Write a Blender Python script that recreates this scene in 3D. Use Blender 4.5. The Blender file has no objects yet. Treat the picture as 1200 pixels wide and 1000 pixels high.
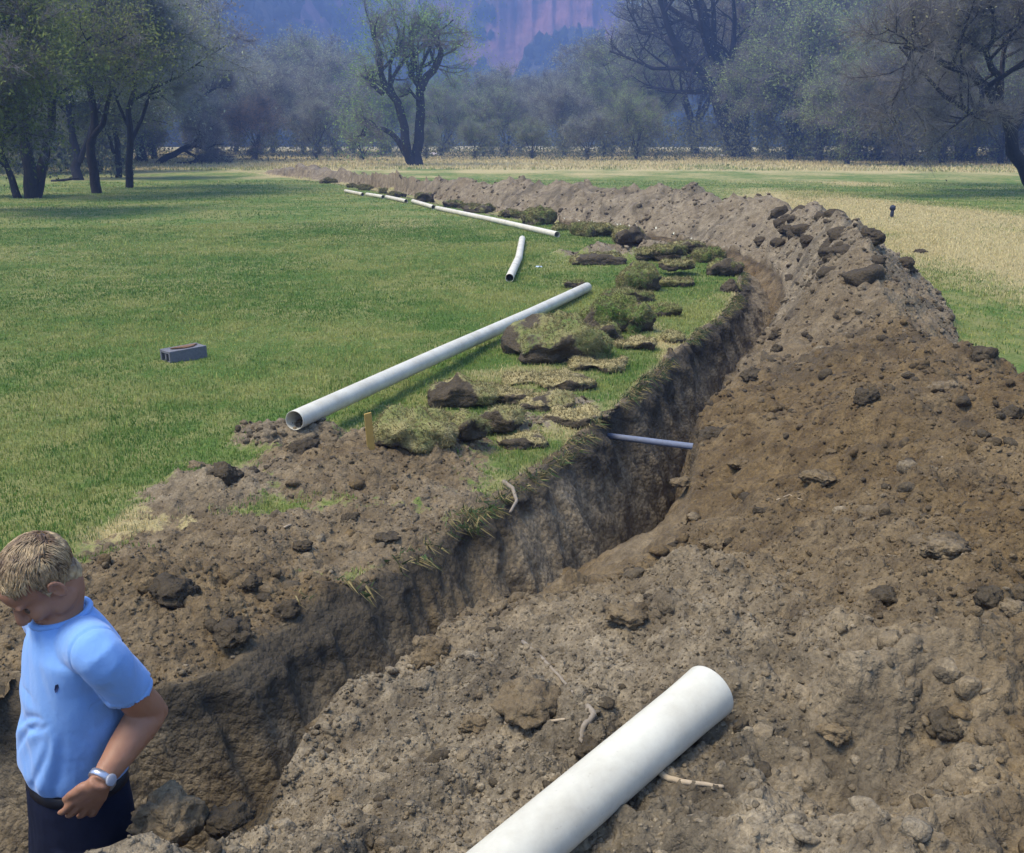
import bpy, math, random
import numpy as np
from mathutils import Vector, Matrix
random.seed(7)
RNG = np.random.default_rng(11)
SC = bpy.context.scene
COL = SC.collection
F, EYE, HOR = 1250.0, 1.62, 163.0
PITCH = math.atan((500-HOR)/F)
CP, SP = math.cos(PITCH), math.sin(PITCH)

# ------------------------------------------------------------------ helpers
def G(px, py, z=0.0):
    """where the sight line of a measured point meets the level z"""
    x, y = (px-600)/F, (500-py)/F
    d = (x, CP+y*SP, -SP+y*CP)
    t = (z-EYE)/d[2]
    return (d[0]*t, d[1]*t, z)
def A(px, py, Y):
    """measured point at ground distance Y"""
    x, y = (px-600)/F, (500-py)/F
    d = (x, CP+y*SP, -SP+y*CP)
    t = Y/d[1]
    return Vector((d[0]*t, Y, EYE+d[2]*t))

def tag(o, label=None, cat=None, group=None, kind=None):
    if label: o['label'] = label
    if cat: o['category'] = cat
    if group: o['group'] = group
    if kind: o['kind'] = kind
    return o
def empty(name, loc, label, cat, group=None):
    o = bpy.data.objects.new(name, None); COL.objects.link(o)
    o.location = loc; o.empty_display_size = .1
    return tag(o, label, cat, group)
def mesh_np(name, V, Fc, mat=None, parent=None, smooth=True, attrs=None):
    """V (n,3); Fc (m,k) int array or list of such arrays"""
    me = bpy.data.meshes.new(name)
    if not isinstance(Fc, list): Fc = [Fc]
    Fc = [np.asarray(f, dtype=np.int32) for f in Fc if len(f)]
    V = np.asarray(V, dtype=np.float32)
    me.vertices.add(len(V)); me.vertices.foreach_set('co', V.ravel())
    nl = sum(f.size for f in Fc); nf = sum(len(f) for f in Fc)
    me.loops.add(nl); me.polygons.add(nf)
    me.loops.foreach_set('vertex_index', np.concatenate([f.ravel() for f in Fc]))
    tot = np.concatenate([np.full(len(f), f.shape[1], dtype=np.int32) for f in Fc])
    st = np.concatenate([[0], np.cumsum(tot)[:-1]]).astype(np.int32)
    me.polygons.foreach_set('loop_start', st)
    if smooth: me.polygons.foreach_set('use_smooth', np.ones(nf, dtype=bool))
    me.update(calc_edges=True)
    me.validate()
    for k, a in (attrs or {}).items():
        at = me.attributes.new(k, 'FLOAT_COLOR', 'POINT')
        b = np.ones((len(V), 4), dtype=np.float32); b[:, :a.shape[1]] = a
        at.data.foreach_set('color', b.ravel())
    if mat: me.materials.append(mat)
    o = bpy.data.objects.new(name, me); COL.objects.link(o)
    if parent: o.parent = parent
    return o
class MB:
    def __init__(s): s.v = []; s.f = []
    def add(s, vs, fs):
        n = len(s.v); s.v += [tuple(v) for v in vs]; s.f += [tuple(i+n for i in f) for f in fs]
    def tube(s, pts, rad, n=8, cap=True, ell=1.0):
        pts = [Vector(p) for p in pts]
        rings = []; up = None
        for i, p in enumerate(pts):
            d = (pts[min(i+1, len(pts)-1)]-pts[max(i-1, 0)]).normalized()
            if up is None:
                up = Vector((0, 0, 1)) if abs(d.z) < .9 else Vector((1, 0, 0))
            a = (up-d*up.dot(d)).normalized(); up = a; b = d.cross(a)
            r = rad[i] if hasattr(rad, '__len__') else rad
            rings.append([p+a*math.cos(2*math.pi*k/n)*r*ell+b*math.sin(2*math.pi*k/n)*r for k in range(n)])
        vs = [v for r in rings for v in r]
        fs = [(i*n+k, i*n+(k+1) % n, (i+1)*n+(k+1) % n, (i+1)*n+k) for i in range(len(pts)-1) for k in range(n)]
        if cap:
            fs += [tuple(range(n-1, -1, -1)), tuple((len(pts)-1)*n+k for k in range(n))]
        s.add(vs, fs)
    def build(s, name, mat=None, parent=None, smooth=True):
        me = bpy.data.meshes.new(name); me.from_pydata(s.v, [], s.f); me.update()
        if smooth: me.polygons.foreach_set('use_smooth', [True]*len(me.polygons))
        if mat: me.materials.append(mat)
        o = bpy.data.objects.new(name, me); COL.objects.link(o)
        if parent: o.parent = parent
        return o
def copy_tree(o, parent=None):
    c = o.copy(); COL.objects.link(c)
    if parent: c.parent = parent
    for ch in list(o.children): copy_tree(ch, c)
    return c

# ------------------------------------------------------------------ noise
def _h(i, j, k, s):
    n = (i*374761393+j*668265263+k*1442695041+s*974634777) & 0xffffffff
    n = ((n ^ (n >> 13))*1274126177) & 0xffffffff
    n = ((n ^ (n >> 15))*2246822519) & 0xffffffff
    return ((n ^ (n >> 16)) & 0xffffff)/16777215.0
def vnoise(x, y, z=None, s=0):
    """value noise in -1..1"""
    x = np.asarray(x, dtype=np.float64); y = np.asarray(y, dtype=np.float64)
    xi = np.floor(x).astype(np.int64); yi = np.floor(y).astype(np.int64)
    fx = x-xi; fy = y-yi
    fx = fx*fx*fx*(fx*(fx*6-15)+10); fy = fy*fy*fy*(fy*(fy*6-15)+10)
    def pl(k):
        a = _h(xi, yi, k, s); b = _h(xi+1, yi, k, s); c = _h(xi, yi+1, k, s); d = _h(xi+1, yi+1, k, s)
        return (a*(1-fx)+b*fx)*(1-fy)+(c*(1-fx)+d*fx)*fy
    if z is None: return pl(0)*2-1
    z = np.asarray(z, dtype=np.float64); zi = np.floor(z).astype(np.int64); fz = z-zi; fz = fz*fz*(3-2*fz)
    return (pl(zi)*(1-fz)+pl(zi+1)*fz)*2-1
def fbm(x, y, z=None, oct=4, s=0, gain=.5):
    t = 0; a = 1; n = 0; c, sn = .8, .6
    for o in range(oct):
        t = t+a*vnoise(x, y, z, s+o*17); n += a; a *= gain
        x, y = (x*c-y*sn)*2.03+3.1, (x*sn+y*c)*2.03+1.7
        if z is not None: z = z*2.03+5.3
    return t/n
def lumps(x, y, size, dens, s=0):
    """rounded clods on a jittered lattice: height in units of size"""
    u, v = x/size, y/size
    ui = np.floor(u).astype(np.int64); vi = np.floor(v).astype(np.int64)
    out = np.zeros_like(u)
    for a in (-1, 0, 1):
        for b in (-1, 0, 1):
            i, j = ui+a, vi+b
            cx = i+.15+.7*_h(i, j, 1, s); cy = j+.15+.7*_h(i, j, 2, s)
            r = .22+.45*_h(i, j, 3, s)**1.5
            on = _h(i, j, 4, s) < dens
            st = .7+.6*_h(i, j, 5, s)
            ang = _h(i, j, 6, s)*6.28
            dx, dy = u-cx, v-cy
            e = (dx*np.cos(ang)+dy*np.sin(ang))*st; f = (-dx*np.sin(ang)+dy*np.cos(ang))/st
            d2 = (e*e+f*f)/(r*r)
            hh = np.where(on & (d2 < 1), np.sqrt(np.clip(1-d2, 0, 1))*r*.7, 0)
            out = np.maximum(out, hh)
    return out
def sstep(a, b, x):
    t = np.clip((x-a)/(b-a), 0, 1); return t*t*(3-2*t)
# ------------------------------------------------------------------ materials
class NT:
    def __init__(s, name):
        s.m = bpy.data.materials.new(name); s.m.use_nodes = True
        s.t = s.m.node_tree; s.N = s.t.nodes; s.L = s.t.links
        s.b = s.N['Principled BSDF']; s.b.inputs['Roughness'].default_value = .95
        s.b.inputs['Specular IOR Level'].default_value = .15
        s.geo = None
    def n(s, typ, **kw):
        n = s.N.new(typ)
        for k, v in kw.items():
            if k.startswith('i_'): n.inputs[k[2:].replace('_', ' ')].default_value = v
            else: setattr(n, k, v)
        return n
    def pos(s):
        if not s.geo: s.geo = s.n('ShaderNodeNewGeometry')
        return s.geo.outputs['Position']
    def noise(s, scale, detail=4, rough=.55, vec=None, dist=0, stretch=None):
        n = s.n('ShaderNodeTexNoise'); n.inputs['Scale'].default_value = scale
        n.inputs['Detail'].default_value = detail; n.inputs['Roughness'].default_value = rough
        n.inputs['Distortion'].default_value = dist
        v = vec or s.pos()
        if stretch:
            m = s.n('ShaderNodeMapping'); m.inputs['Scale'].default_value = stretch
            s.L.new(v, m.inputs['Vector']); v = m.outputs[0]
        s.L.new(v, n.inputs['Vector'])
        return n.outputs['Fac']
    def vor(s, scale, feature='F1', rand=1.0):
        n = s.n('ShaderNodeTexVoronoi', feature=feature); n.inputs['Scale'].default_value = scale
        n.inputs['Randomness'].default_value = rand
        s.L.new(s.pos(), n.inputs['Vector']); return n.outputs['Distance']
    def ramp(s, fac, stops):
        r = s.n('ShaderNodeValToRGB'); e = r.color_ramp.elements
        while len(e) < len(stops): e.new(.5)
        for i, (p, c) in enumerate(stops):
            e[i].position = p; e[i].color = (c, c, c, 1) if not hasattr(c, '__len__') else (*c, 1)
        s.L.new(fac, r.inputs['Fac']); return r.outputs['Color']
    def mix(s, fac, a, b, mode='MIX'):
        n = s.n('ShaderNodeMix', data_type='RGBA', blend_type=mode)
        for sock, v in ((n.inputs[0], fac), (n.inputs[6], a), (n.inputs[7], b)):
            if hasattr(v, 'links'): s.L.new(v, sock)
            elif hasattr(v, '__len__'): sock.default_value = (*v, 1) if len(v) == 3 else v
            else: sock.default_value = v if sock.type == 'VALUE' else (v, v, v, 1)
        return n.outputs[2]
    def math(s, op, a, b=0.0, clamp=False):
        n = s.n('ShaderNodeMath', operation=op, use_clamp=clamp)
        for i, v in ((0, a), (1, b)):
            if hasattr(v, 'links'): s.L.new(v, n.inputs[i])
            else: n.inputs[i].default_value = v
        return n.outputs[0]
    def attr(s, name):
        a = s.n('ShaderNodeAttribute', attribute_name=name)
        sp = s.n('ShaderNodeSeparateColor'); s.L.new(a.outputs['Color'], sp.inputs[0])
        return a.outputs['Color'], sp.outputs
    def bump(s, h, strength=.5, dist=.01, prev=None):
        b = s.n('ShaderNodeBump'); b.inputs['Strength'].default_value = strength
        b.inputs['Distance'].default_value = dist
        s.L.new(h, b.inputs['Height'])
        if prev: s.L.new(prev, b.inputs['Normal'])
        return b.outputs['Normal']
    def out(s, col=None, nor=None, rough=None):
        if col is not None:
            if hasattr(col, 'links'): s.L.new(col, s.b.inputs['Base Color'])
            else: s.b.inputs['Base Color'].default_value = (*col, 1)
        if nor: s.L.new(nor, s.b.inputs['Normal'])
        if rough is not None:
            if hasattr(rough, 'links'): s.L.new(rough, s.b.inputs['Roughness'])
            else: s.b.inputs['Roughness'].default_value = rough
        return s.m

def soil_nodes(t, tone=None, moist=None):
    """tone 0 brown .. 1 pale grey tan; moist 1 = dark topsoil"""
    big = t.noise(1.3, 4, .6); mid = t.noise(9, 5, .65); fine = t.noise(70, 4, .7); sp = t.noise(260, 2, .6)
    brown = t.mix(t.ramp(mid, [(.3, 0), (.7, 1)]), (.080, .051, .021), (.215, .145, .062))
    grey = t.mix(t.ramp(mid, [(.3, 0), (.7, 1)]), (.165, .128, .076), (.375, .302, .188))
    f = t.math('ADD', tone if tone is not None else .4, t.math('MULTIPLY', t.math('SUBTRACT', big, .5), 1.1), clamp=True)
    c = t.mix(f, brown, grey)
    c = t.mix(t.ramp(fine, [(.35, .55), (.65, 0)]), c, (.052, .040, .027))
    c = t.mix(t.ramp(sp, [(.66, 0), (.78, .5)]), c, (.36, .30, .22))
    pt = t.noise(3.6, 8, .74, dist=.3)
    c = t.mix(t.ramp(pt, [(.52, 0), (.66, .55)]), c, (.060, .044, .026))
    if moist is not None:
        c = t.mix(moist, c, t.mix(fine, (.020, .018, .013), (.070, .056, .036)))
    v = t.vor(38); v2 = t.vor(110)
    h = t.math('ADD', t.math('MULTIPLY', fine, .5), t.math('SUBTRACT', 1.0, v))
    nor = t.bump(h, .75, .014)
    nor = t.bump(t.math('ADD', t.math('SUBTRACT', 1.0, v2), sp), .6, .005, nor)
    return c, nor
def grass_nodes(t, dry):
    p1 = t.noise(.55, 5, .65); p2 = t.noise(5, 5, .7, stretch=(1, .5, 1)); p3 = t.noise(45, 3, .7); p4 = t.noise(160, 2, .7)
    green = t.mix(t.ramp(p3, [(.3, 0), (.7, 1)]), (.055, .110, .018), (.165, .250, .048))
    yel = t.mix(t.ramp(p3, [(.3, 0), (.7, 1)]), (.190, .200, .055), (.370, .340, .120))
    tan = t.mix(t.ramp(p4, [(.3, 0), (.7, 1)]), (.34, .27, .10), (.60, .49, .235))
    k = t.math('ADD', t.math('MULTIPLY', p1, 1.0), t.math('MULTIPLY', p2, .8))
    k = t.ramp(t.math('SUBTRACT', k, .4), [(.40, 0), (.62, .85)])
    c = t.mix(k, green, yel)
    d = t.math('ADD', dry, t.math('MULTIPLY', t.math('SUBTRACT', p2, .5), .9), clamp=True)
    c = t.mix(t.ramp(d, [(.35, 0), (.8, 1)]), c, tan)
    nor = t.bump(t.math('ADD', p3, p4), .8, .03)
    return c, nor

def mat_ground():
    t = NT('ground_material')
    _, o = t.attr('mask')
    sc, sn = soil_nodes(t, o[2])
    gc, gn = grass_nodes(t, o[1])
    e = t.math('ADD', o[0], t.math('MULTIPLY', t.math('SUBTRACT', t.noise(14, 5, .7), .5), .9))
    f = t.ramp(e, [(.42, 0), (.56, 1)])
    mn = t.n('ShaderNodeMix', data_type='VECTOR')
    t.L.new(f, mn.inputs[0]); t.L.new(gn, mn.inputs[4]); t.L.new(sn, mn.inputs[5])
    return t.out(t.mix(f, gc, sc), mn.outputs[1])
def mat_soil(name, attr=True, tone=.4, moist=None):
    t = NT(name)
    if attr:
        _, o = t.attr('mask'); c, n = soil_nodes(t, o[2], o[1])
    else:
        c, n = soil_nodes(t, tone, moist)
    return t.out(c, n)
def mat_vcol(name, trans=.0, rough=.8):
    t = NT(name); c, o = t.attr('tint')
    t.out(c, None, rough)
    if trans:
        tr = t.n('ShaderNodeBsdfTranslucent'); t.L.new(c, tr.inputs['Color'])
        mx = t.n('ShaderNodeMixShader'); mx.inputs[0].default_value = trans
        t.L.new(t.b.outputs[0], mx.inputs[1]); t.L.new(tr.outputs[0], mx.inputs[2])
        t.L.new(mx.outputs[0], t.N['Material Output'].inputs['Surface'])
    return t.m
def mat_bark(name, a, b, scale=6):
    t = NT(name); f = t.noise(scale, 5, .7, stretch=(3, 3, .7))
    return t.out(t.mix(t.ramp(f, [(.3, 0), (.7, 1)]), a, b), t.bump(f, .8, .04))
def mat_plain(name, a, b=None, rough=.6, scale=40, bump=.2, bd=.002, spec=.3):
    t = NT(name); f = t.noise(scale, 4, .6); b = b or tuple(v*.85 for v in a)
    t.b.inputs['Specular IOR Level'].default_value = spec
    return t.out(t.mix(f, b, a), t.bump(f, bump, bd), rough)
def mat_pvc(name, base=(.60, .56, .42)):
    t = NT(name)
    sm = t.noise(5, 5, .7); fi = t.noise(90, 3, .7); sc = t.noise(60, 3, .6, stretch=(1, 1, .2))
    c = t.mix(t.ramp(sm, [(.40, 0), (.72, .75)]), base, (.40, .36, .26))
    c = t.mix(t.ramp(fi, [(.66, 0), (.76, .6)]), c, (.30, .25, .18))
    t.b.inputs['Specular IOR Level'].default_value = .4
    return t.out(c, t.bump(sc, .15, .002), t.ramp(sm, [(.3, .38), (.7, .6)]))

M = {}
M['ground'] = mat_ground()
M['heap'] = mat_soil('loose_soil')
M['trench'] = mat_soil('cut_soil')
M['clod'] = mat_soil('clod_soil', False, .35)
M['clod_dark'] = mat_soil('dark_clod_soil', False, .2, .75)
M['blade'] = mat_vcol('grass_blades', .25)
M['leaf'] = mat_vcol('young_leaves', .5)
M['bark'] = mat_bark('grey_bark', (.030, .027, .026), (.085, .075, .066))
M['bark_dark'] = mat_bark('dark_bark', (.016, .014, .014), (.048, .041, .036))
M['pvc'] = mat_pvc('white_plastic_pipe')
M['pvc_old'] = mat_pvc('weathered_plastic_pipe', (.66, .60, .44))
# ------------------------------------------------------------------ trench plan
def resample(P, step):
    P = np.array(P, dtype=float)
    # Catmull-Rom
    Q = np.vstack([2*P[0]-P[1], P, 2*P[-1]-P[-2]]); out = []
    for i in range(1, len(Q)-2):
        p0, p1, p2, p3 = Q[i-1], Q[i], Q[i+1], Q[i+2]
        n = 12
        for k in range(n):
            t = k/n
            out.append(.5*((2*p1)+(-p0+p2)*t+(2*p0-5*p1+4*p2-p3)*t*t+(-p0+3*p1-3*p2+p3)*t**3))
    out.append(P[-1]); out = np.array(out)
    s = np.concatenate([[0], np.cumsum(np.linalg.norm(np.diff(out, axis=0), axis=1))])
    n = max(2, int(s[-1]/step)); u = np.linspace(0, s[-1], n)
    return np.stack([np.interp(u, s, out[:, 0]), np.interp(u, s, out[:, 1])], 1)
Lpx = [(60, 812), (180, 816), (255, 796), (330, 752), (400, 716), (480, 671), (540, 625), (600, 580),
       (645, 545), (690, 512), (722, 488), (765, 445), (800, 410), (850, 370), (868, 345), (868, 324), (842, 303), (800, 291),
       (760, 282), (700, 272), (600, 256), (520, 241), (450, 226), (400, 217), (355, 211)]
L = [(-4.2, 3.30), (-3.0, 2.98), (-2.2, 2.88)]+[G(*p)[:2] for p in Lpx]
R = [(-4.3, 2.1), (-3.0, 1.85), (-2.0, 1.80), (-1.3, 1.85), (-.86, 2.02), (-.66, 2.32), (-.54, 2.78), (-.33, 3.14), (-.13, 3.42), (.20, 3.66), (.55, 4.0), (.80, 4.6), (.93, 5.2)]
LL = resample(L, .05)
tg = np.gradient(LL, axis=0); tg /= np.linalg.norm(tg, axis=1)[:, None]
off = LL+np.stack([tg[:, 1], -tg[:, 0]], 1)*(.50-.06*sstep(9, 12, LL[:, 1]))[:, None]
for i in range(0, len(LL), 14):
    if off[i, 1] > 5.55: R.append(tuple(off[i]))
LL = resample(L, .03); RR = resample(R, .03)
# crest of the spoil heap and its height
CR = np.array([(2.1, -2.5, .55), (2.05, 0.3, .55), (2.15, 2.2, .68), (2.28, 3.6, .72), (2.40, 4.7, .62), (2.55, 5.6, .44), (2.62, 6.6, .36), (2.78, 7.6, .46),
               (2.95, 8.6, .60), (3.22, 9.8, .82), (3.52, 11.5, .88), (3.78, 13.2, .80), (4.08, 15.5, .66), (4.0, 17.8, .66), (3.1, 20.2, .68),
               (1.7, 23.2, .66), (-.4, 27.3, .62), (-3.0, 33, .52), (-6.1, 41, .48), (-8.6, 48, .40), (-10.5, 54, .1)])
CC = resample(CR[:, :2], .1)
def _hcrest(P):
    # crest height by arc position
    s = np.concatenate([[0], np.cumsum(np.linalg.norm(np.diff(CR[:, :2], axis=0), axis=1))])
    sc = np.linspace(0, s[-1], len(CC)); return np.interp(sc, s, CR[:, 2])
HC = _hcrest(CC)
# signed distances on a lattice (positive to the right of the line)
def sdist(P, X, Y):
    a = P[:-1]; b = P[1:]; d = b-a; l2 = (d**2).sum(1)
    out = np.empty(X.size); idx = np.empty(X.size, dtype=np.int64); x = X.ravel(); y = Y.ravel()
    for c in range(0, x.size, 20000):
        px = x[c:c+20000, None]-a[None, :, 0]; py = y[c:c+20000, None]-a[None, :, 1]
        t = np.clip((px*d[:, 0]+py*d[:, 1])/l2, 0, 1)
        qx = px-t*d[:, 0]; qy = py-t*d[:, 1]; D = qx*qx+qy*qy
        k = D.argmin(1); r = np.arange(len(k))
        cr = d[k, 0]*py[r, k]-d[k, 1]*px[r, k]
        out[c:c+20000] = np.sqrt(D[r, k])*np.where(cr < 0, 1, -1); idx[c:c+20000] = k
    return out.reshape(X.shape), idx.reshape(X.shape)
class Field:
    def __init__(s, x0, x1, y0, y1, st):
        s.x0, s.y0, s.st = x0, y0, st
        gx = np.arange(x0, x1+st, st); gy = np.arange(y0, y1+st, st); X, Y = np.meshgrid(gx, gy, indexing='ij')
        s.dL, _ = sdist(LL[::2], X, Y); s.dR, _ = sdist(RR[::2], X, Y); s.dC, k = sdist(CC[::2], X, Y); s.hc = HC[::2][k]
        s.n = X.shape
    def __call__(s, x, y):
        u = np.clip((x-s.x0)/s.st, 0, s.n[0]-1.001); v = np.clip((y-s.y0)/s.st, 0, s.n[1]-1.001)
        i = u.astype(int); j = v.astype(int); fu = u-i; fv = v-j; o = []
        for a in (s.dL, s.dR, s.dC, s.hc):
            o.append((a[i, j]*(1-fu)+a[i+1, j]*fu)*(1-fv)+(a[i, j+1]*(1-fu)+a[i+1, j+1]*fu)*fv)
        return o
FN = Field(-5, 9, -3, 14, .06); FF = Field(-22, 14, -4, 66, .25)
def fields(x, y):
    o = FF(x, y); m = (x > -4.9) & (x < 8.9) & (y > -2.9) & (y < 13.9)
    if m.any():
        n = FN(x[m], y[m])
        for a, b in zip(o, n): a[m] = b
    return o
# blobs: centre (measured), radii in metres, height, dirt, tone
BL = [(430, 560, .80, .80, .13, 1.0, .10), (500, 530, .60, .5, .05, .75, .2), (250, 590, .45, .5, .14, .9, .75), (340, 522, .42, .30, .13, .9, .9),
      (330, 650, .9, .50, .07, 1.0, .45), (190, 705, .9, .38, .16, 1.2, .3), (50, 720, .75, .28, .16, 1.2, .3), (-120, 720, .9, .28, .14, 1.1, .3),
      (420, 640, .6, .45, .05, 1.0, .4), (140, 655, .5, .15, .02, .5, .5), (540, 600, .35, .35, .02, .7, .6), (600, 500, .55, .45, .06, .62, .9), (650, 475, .5, .5, .03, .6, .9),
      (660, 412, .6, .42, .09, .55, 1.), (720, 380, .6, .5, .05, .5, .9), (760, 300, 1.1, 1.2, .06, .8, .9), (700, 300, .9, .5, .05, .75, 1.),
      (620, 458, .45, .25, .05, .45, .9), (540, 468, .42, .3, .05, .5, .8), (785, 402, .35, .5, .0, .35, .8), (810, 350, .6, 1.0, .0, .35, .6),
      (720, 275, .9, .8, .1, .8, .7), (190, 770, .7, .3, .06, 1.3, .3), (0, 770, 1.2, .35, .05, 1.3, .3), (215, 545, .25, .15, .02, .3, .8), (640, 560, .4, .3, .0, .5, .5)]
BLW = [(G(a, b)[0], G(a, b)[1], c, d, e, f, g) for a, b, c, d, e, f, g in BL]
# dry-grass patches: measured centre, radii in px, amount
DR = [(1130, 270, 190, 66, 1.35), (1000, 245, 120, 16, .95), (960, 212, 140, 7, .6), (1180, 330, 110, 44, .8), (600, 184, 1000, 9.5, 1.6), (1150, 196, 160, 14, .75), (120, 246, 260, 8, .30),
      (230, 300, 300, 30, .30), (420, 262, 200, 10, .4), (60, 480, 90, 20, .25), (330, 420, 120, 14, .22), (60, 330, 120, 16, .25), (190, 625, 90, 22, .7), (470, 500, 90, 22, .55), (620, 440, 90, 14, .7), (690, 510, 60, 22, .6), (300, 207, 260, 5, .55),
      (750, 390, 60, 30, .35), (790, 410, 30, 40, .6), (270, 190, 200, 6, .9), (860, 350, 25, 30, .5), (560, 330, 260, 22, .12), (900, 188, 320, 4, .5)]
def dryw(p):
    x, y, _ = G(p[0], p[1]); D = math.hypot(x, y)
    return x, y, p[2]*D/F, p[3]*D*D/(EYE*F), p[4]
DRW = [dryw(p) for p in DR]
def surface(x, y, detail=True):
    """height and masks (dirt, dry, tone) of everything but the trench itself"""
    dL, dR, dC, hc = fields(x, y)
    D = np.hypot(x, y)
    z = .03*fbm(x/6, y/6, oct=3, s=5)+.006*fbm(x*1.5, y*1.5, oct=2, s=6)
    z = z+sstep(40, 160, D)*.25*fbm(x/40, y/40, oct=3, s=8)
    wob = .13*fbm(x*.9, y*.9, oct=3, s=21)
    right = dR > 0
    # heap: climbs from the lip to the crest, falls away behind it
    t = np.clip(dR/(dR+np.abs(dC)+1e-6), 0, 1)
    up = hc*(.12*np.clip(dR, 0, 1)/1.0+.88*(t**1.15*(1-.30*t)/.70))*np.clip(.4+dR/.25*.6, 0, 1)
    wr = .42+hc*.60
    dn = hc*np.clip(1-(dC+wob)/wr, 0, 1)**1.1*(1.0)
    rnd = np.exp(-(dC/.35)**2)*.10*hc
    hp = np.where(right, np.where(dC < 0, up, dn)-rnd, 0)
    endf = 1-sstep(50, 56, y)
    hp = hp+.17*np.exp(-(((x+.80)/.22)**2+((y-1.98)/.16)**2))*right
    # two trodden hollows where the photographer and the pipe stand
    flat = np.exp(-((x-.2)**2/.9+(y-.2)**2/2.2))
    hp = hp*(1-.75*flat)
    heapm = sstep(.0, .10, hp)*np.where(right, 1, 0)
    gul = fbm(x*.8+2, y*.8, oct=4, s=31); gul2 = 1-np.abs(fbm(x*1.7, y*1.7, oct=3, s=33))
    hp = hp*endf+heapm*endf*(.30*gul*np.clip(hp, .12, .6)+.10*(gul2-.7)*np.clip(hp*2, .2, 1)+.10*fbm(x*2.6, y*2.6, oct=4, s=207, gain=.6)*np.clip(hp*2, 0, 1))
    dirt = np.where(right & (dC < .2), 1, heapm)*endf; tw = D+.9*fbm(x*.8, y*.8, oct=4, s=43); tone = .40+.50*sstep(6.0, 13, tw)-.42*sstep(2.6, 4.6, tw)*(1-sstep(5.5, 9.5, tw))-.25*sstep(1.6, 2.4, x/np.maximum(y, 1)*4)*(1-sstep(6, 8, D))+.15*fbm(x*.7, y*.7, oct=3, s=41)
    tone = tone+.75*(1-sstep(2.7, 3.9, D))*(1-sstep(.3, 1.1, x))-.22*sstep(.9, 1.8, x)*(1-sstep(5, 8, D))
    z = z+hp
    zb = np.zeros_like(x)
    for bx, by, rx, ry, hh, di, to in BLW:
        e = np.exp(-(((x-bx)/rx)**2+((y-by)/ry)**2)*1.2)*np.where(right, 0, 1)
        w = e*(1-heapm)
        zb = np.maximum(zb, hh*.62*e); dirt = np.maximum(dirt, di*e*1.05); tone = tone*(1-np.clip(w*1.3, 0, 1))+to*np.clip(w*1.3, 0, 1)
    z = z+zb
    # bare strip along the lips
    lip = np.where(right, 0, np.exp(-np.clip(-dL, 0, 9)/(.10+.14*(1-sstep(3.2, 5.2, D)))))
    lip = lip*np.where(D > 16, .6, 1)
    dirt = np.clip(np.maximum(dirt, .75*lip), 0, 1)
    dirt = dirt+.10*fbm(x*2.2, y*2.2, oct=3, s=51)*np.where(dirt > .12, 1, 0)
    dry = np.zeros_like(x)
    for bx, by, rx, ry, am in DRW:
        dry = np.maximum(dry, am*np.exp(-(((x-bx)/rx)**2+((y-by)/ry)**2)**1.3))
    dry = np.maximum(dry, .55*lip)+.16*fbm(x*.25, y*.25, oct=3, s=61)+.75*sstep(8, 14, D)*np.clip(dry, 0, 1)*fbm(x*.55, y*.25, oct=4, s=63)+.30*sstep(.12, .4, dirt)*(1-sstep(.5, .7, dirt))
    dry = np.maximum(dry, .8*sstep(85, 110, D))
    if detail:
        near = 1-sstep(14, 28, D); dm = sstep(.30, .62, dirt)
        rough = .55+.45*fbm(x*.9, y*.9, oct=2, s=71)
        xw = x+.05*fbm(x*5, y*5, oct=3, s=201); yw = y+.05*fbm(x*5+9, y*5, oct=3, s=202)
        lump = .5*lumps(xw, yw, .34, .12, 1)*.30+.7*lumps(xw, yw, .13, .22, 2)*.12+.8*lumps(xw, yw, .05, .40, 3)*.05*near
        z = z+np.where(right, 1, 0)*dm*(.05*fbm(x*1.9+7, y*1.9, oct=3, s=211)+.05*np.clip(fbm(x*5, y*5, oct=3, s=213)-.08, 0, 1)*2)
        z = z+dm*(lump*rough*np.where(right, 1.0, 1.5)+.028*(.35-np.abs(fbm(x*11, y*11, oct=4, s=87, gain=.65)))*near+.085*fbm(x*3.0, y*3.0, oct=6, s=81, gain=.60)+.03*(.5-np.abs(fbm(x*7, y*7, oct=4, s=82, gain=.6)))+.020*fbm(x*22, y*22, oct=4, s=83, gain=.75)*near)
        far = sstep(9, 16, D)*dm; z = z+far*(.10*fbm(x*2.1, y*2.1, oct=4, s=205, gain=.65)+.5*lumps(x, y, .45, .45, 12)*.45+.6*lumps(x, y, .22, .5, 13)*.22)
        gm = (1-dm)
        z = z+gm*near*(.010*fbm(x*9, y*9, oct=3, s=91))
        tone = tone+.35*(lump > .03)*0
    return z, np.clip(dirt, 0, 1), np.clip(dry, 0, 1), np.clip(tone, 0, 1), dL, dR, heapm*endf

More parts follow.
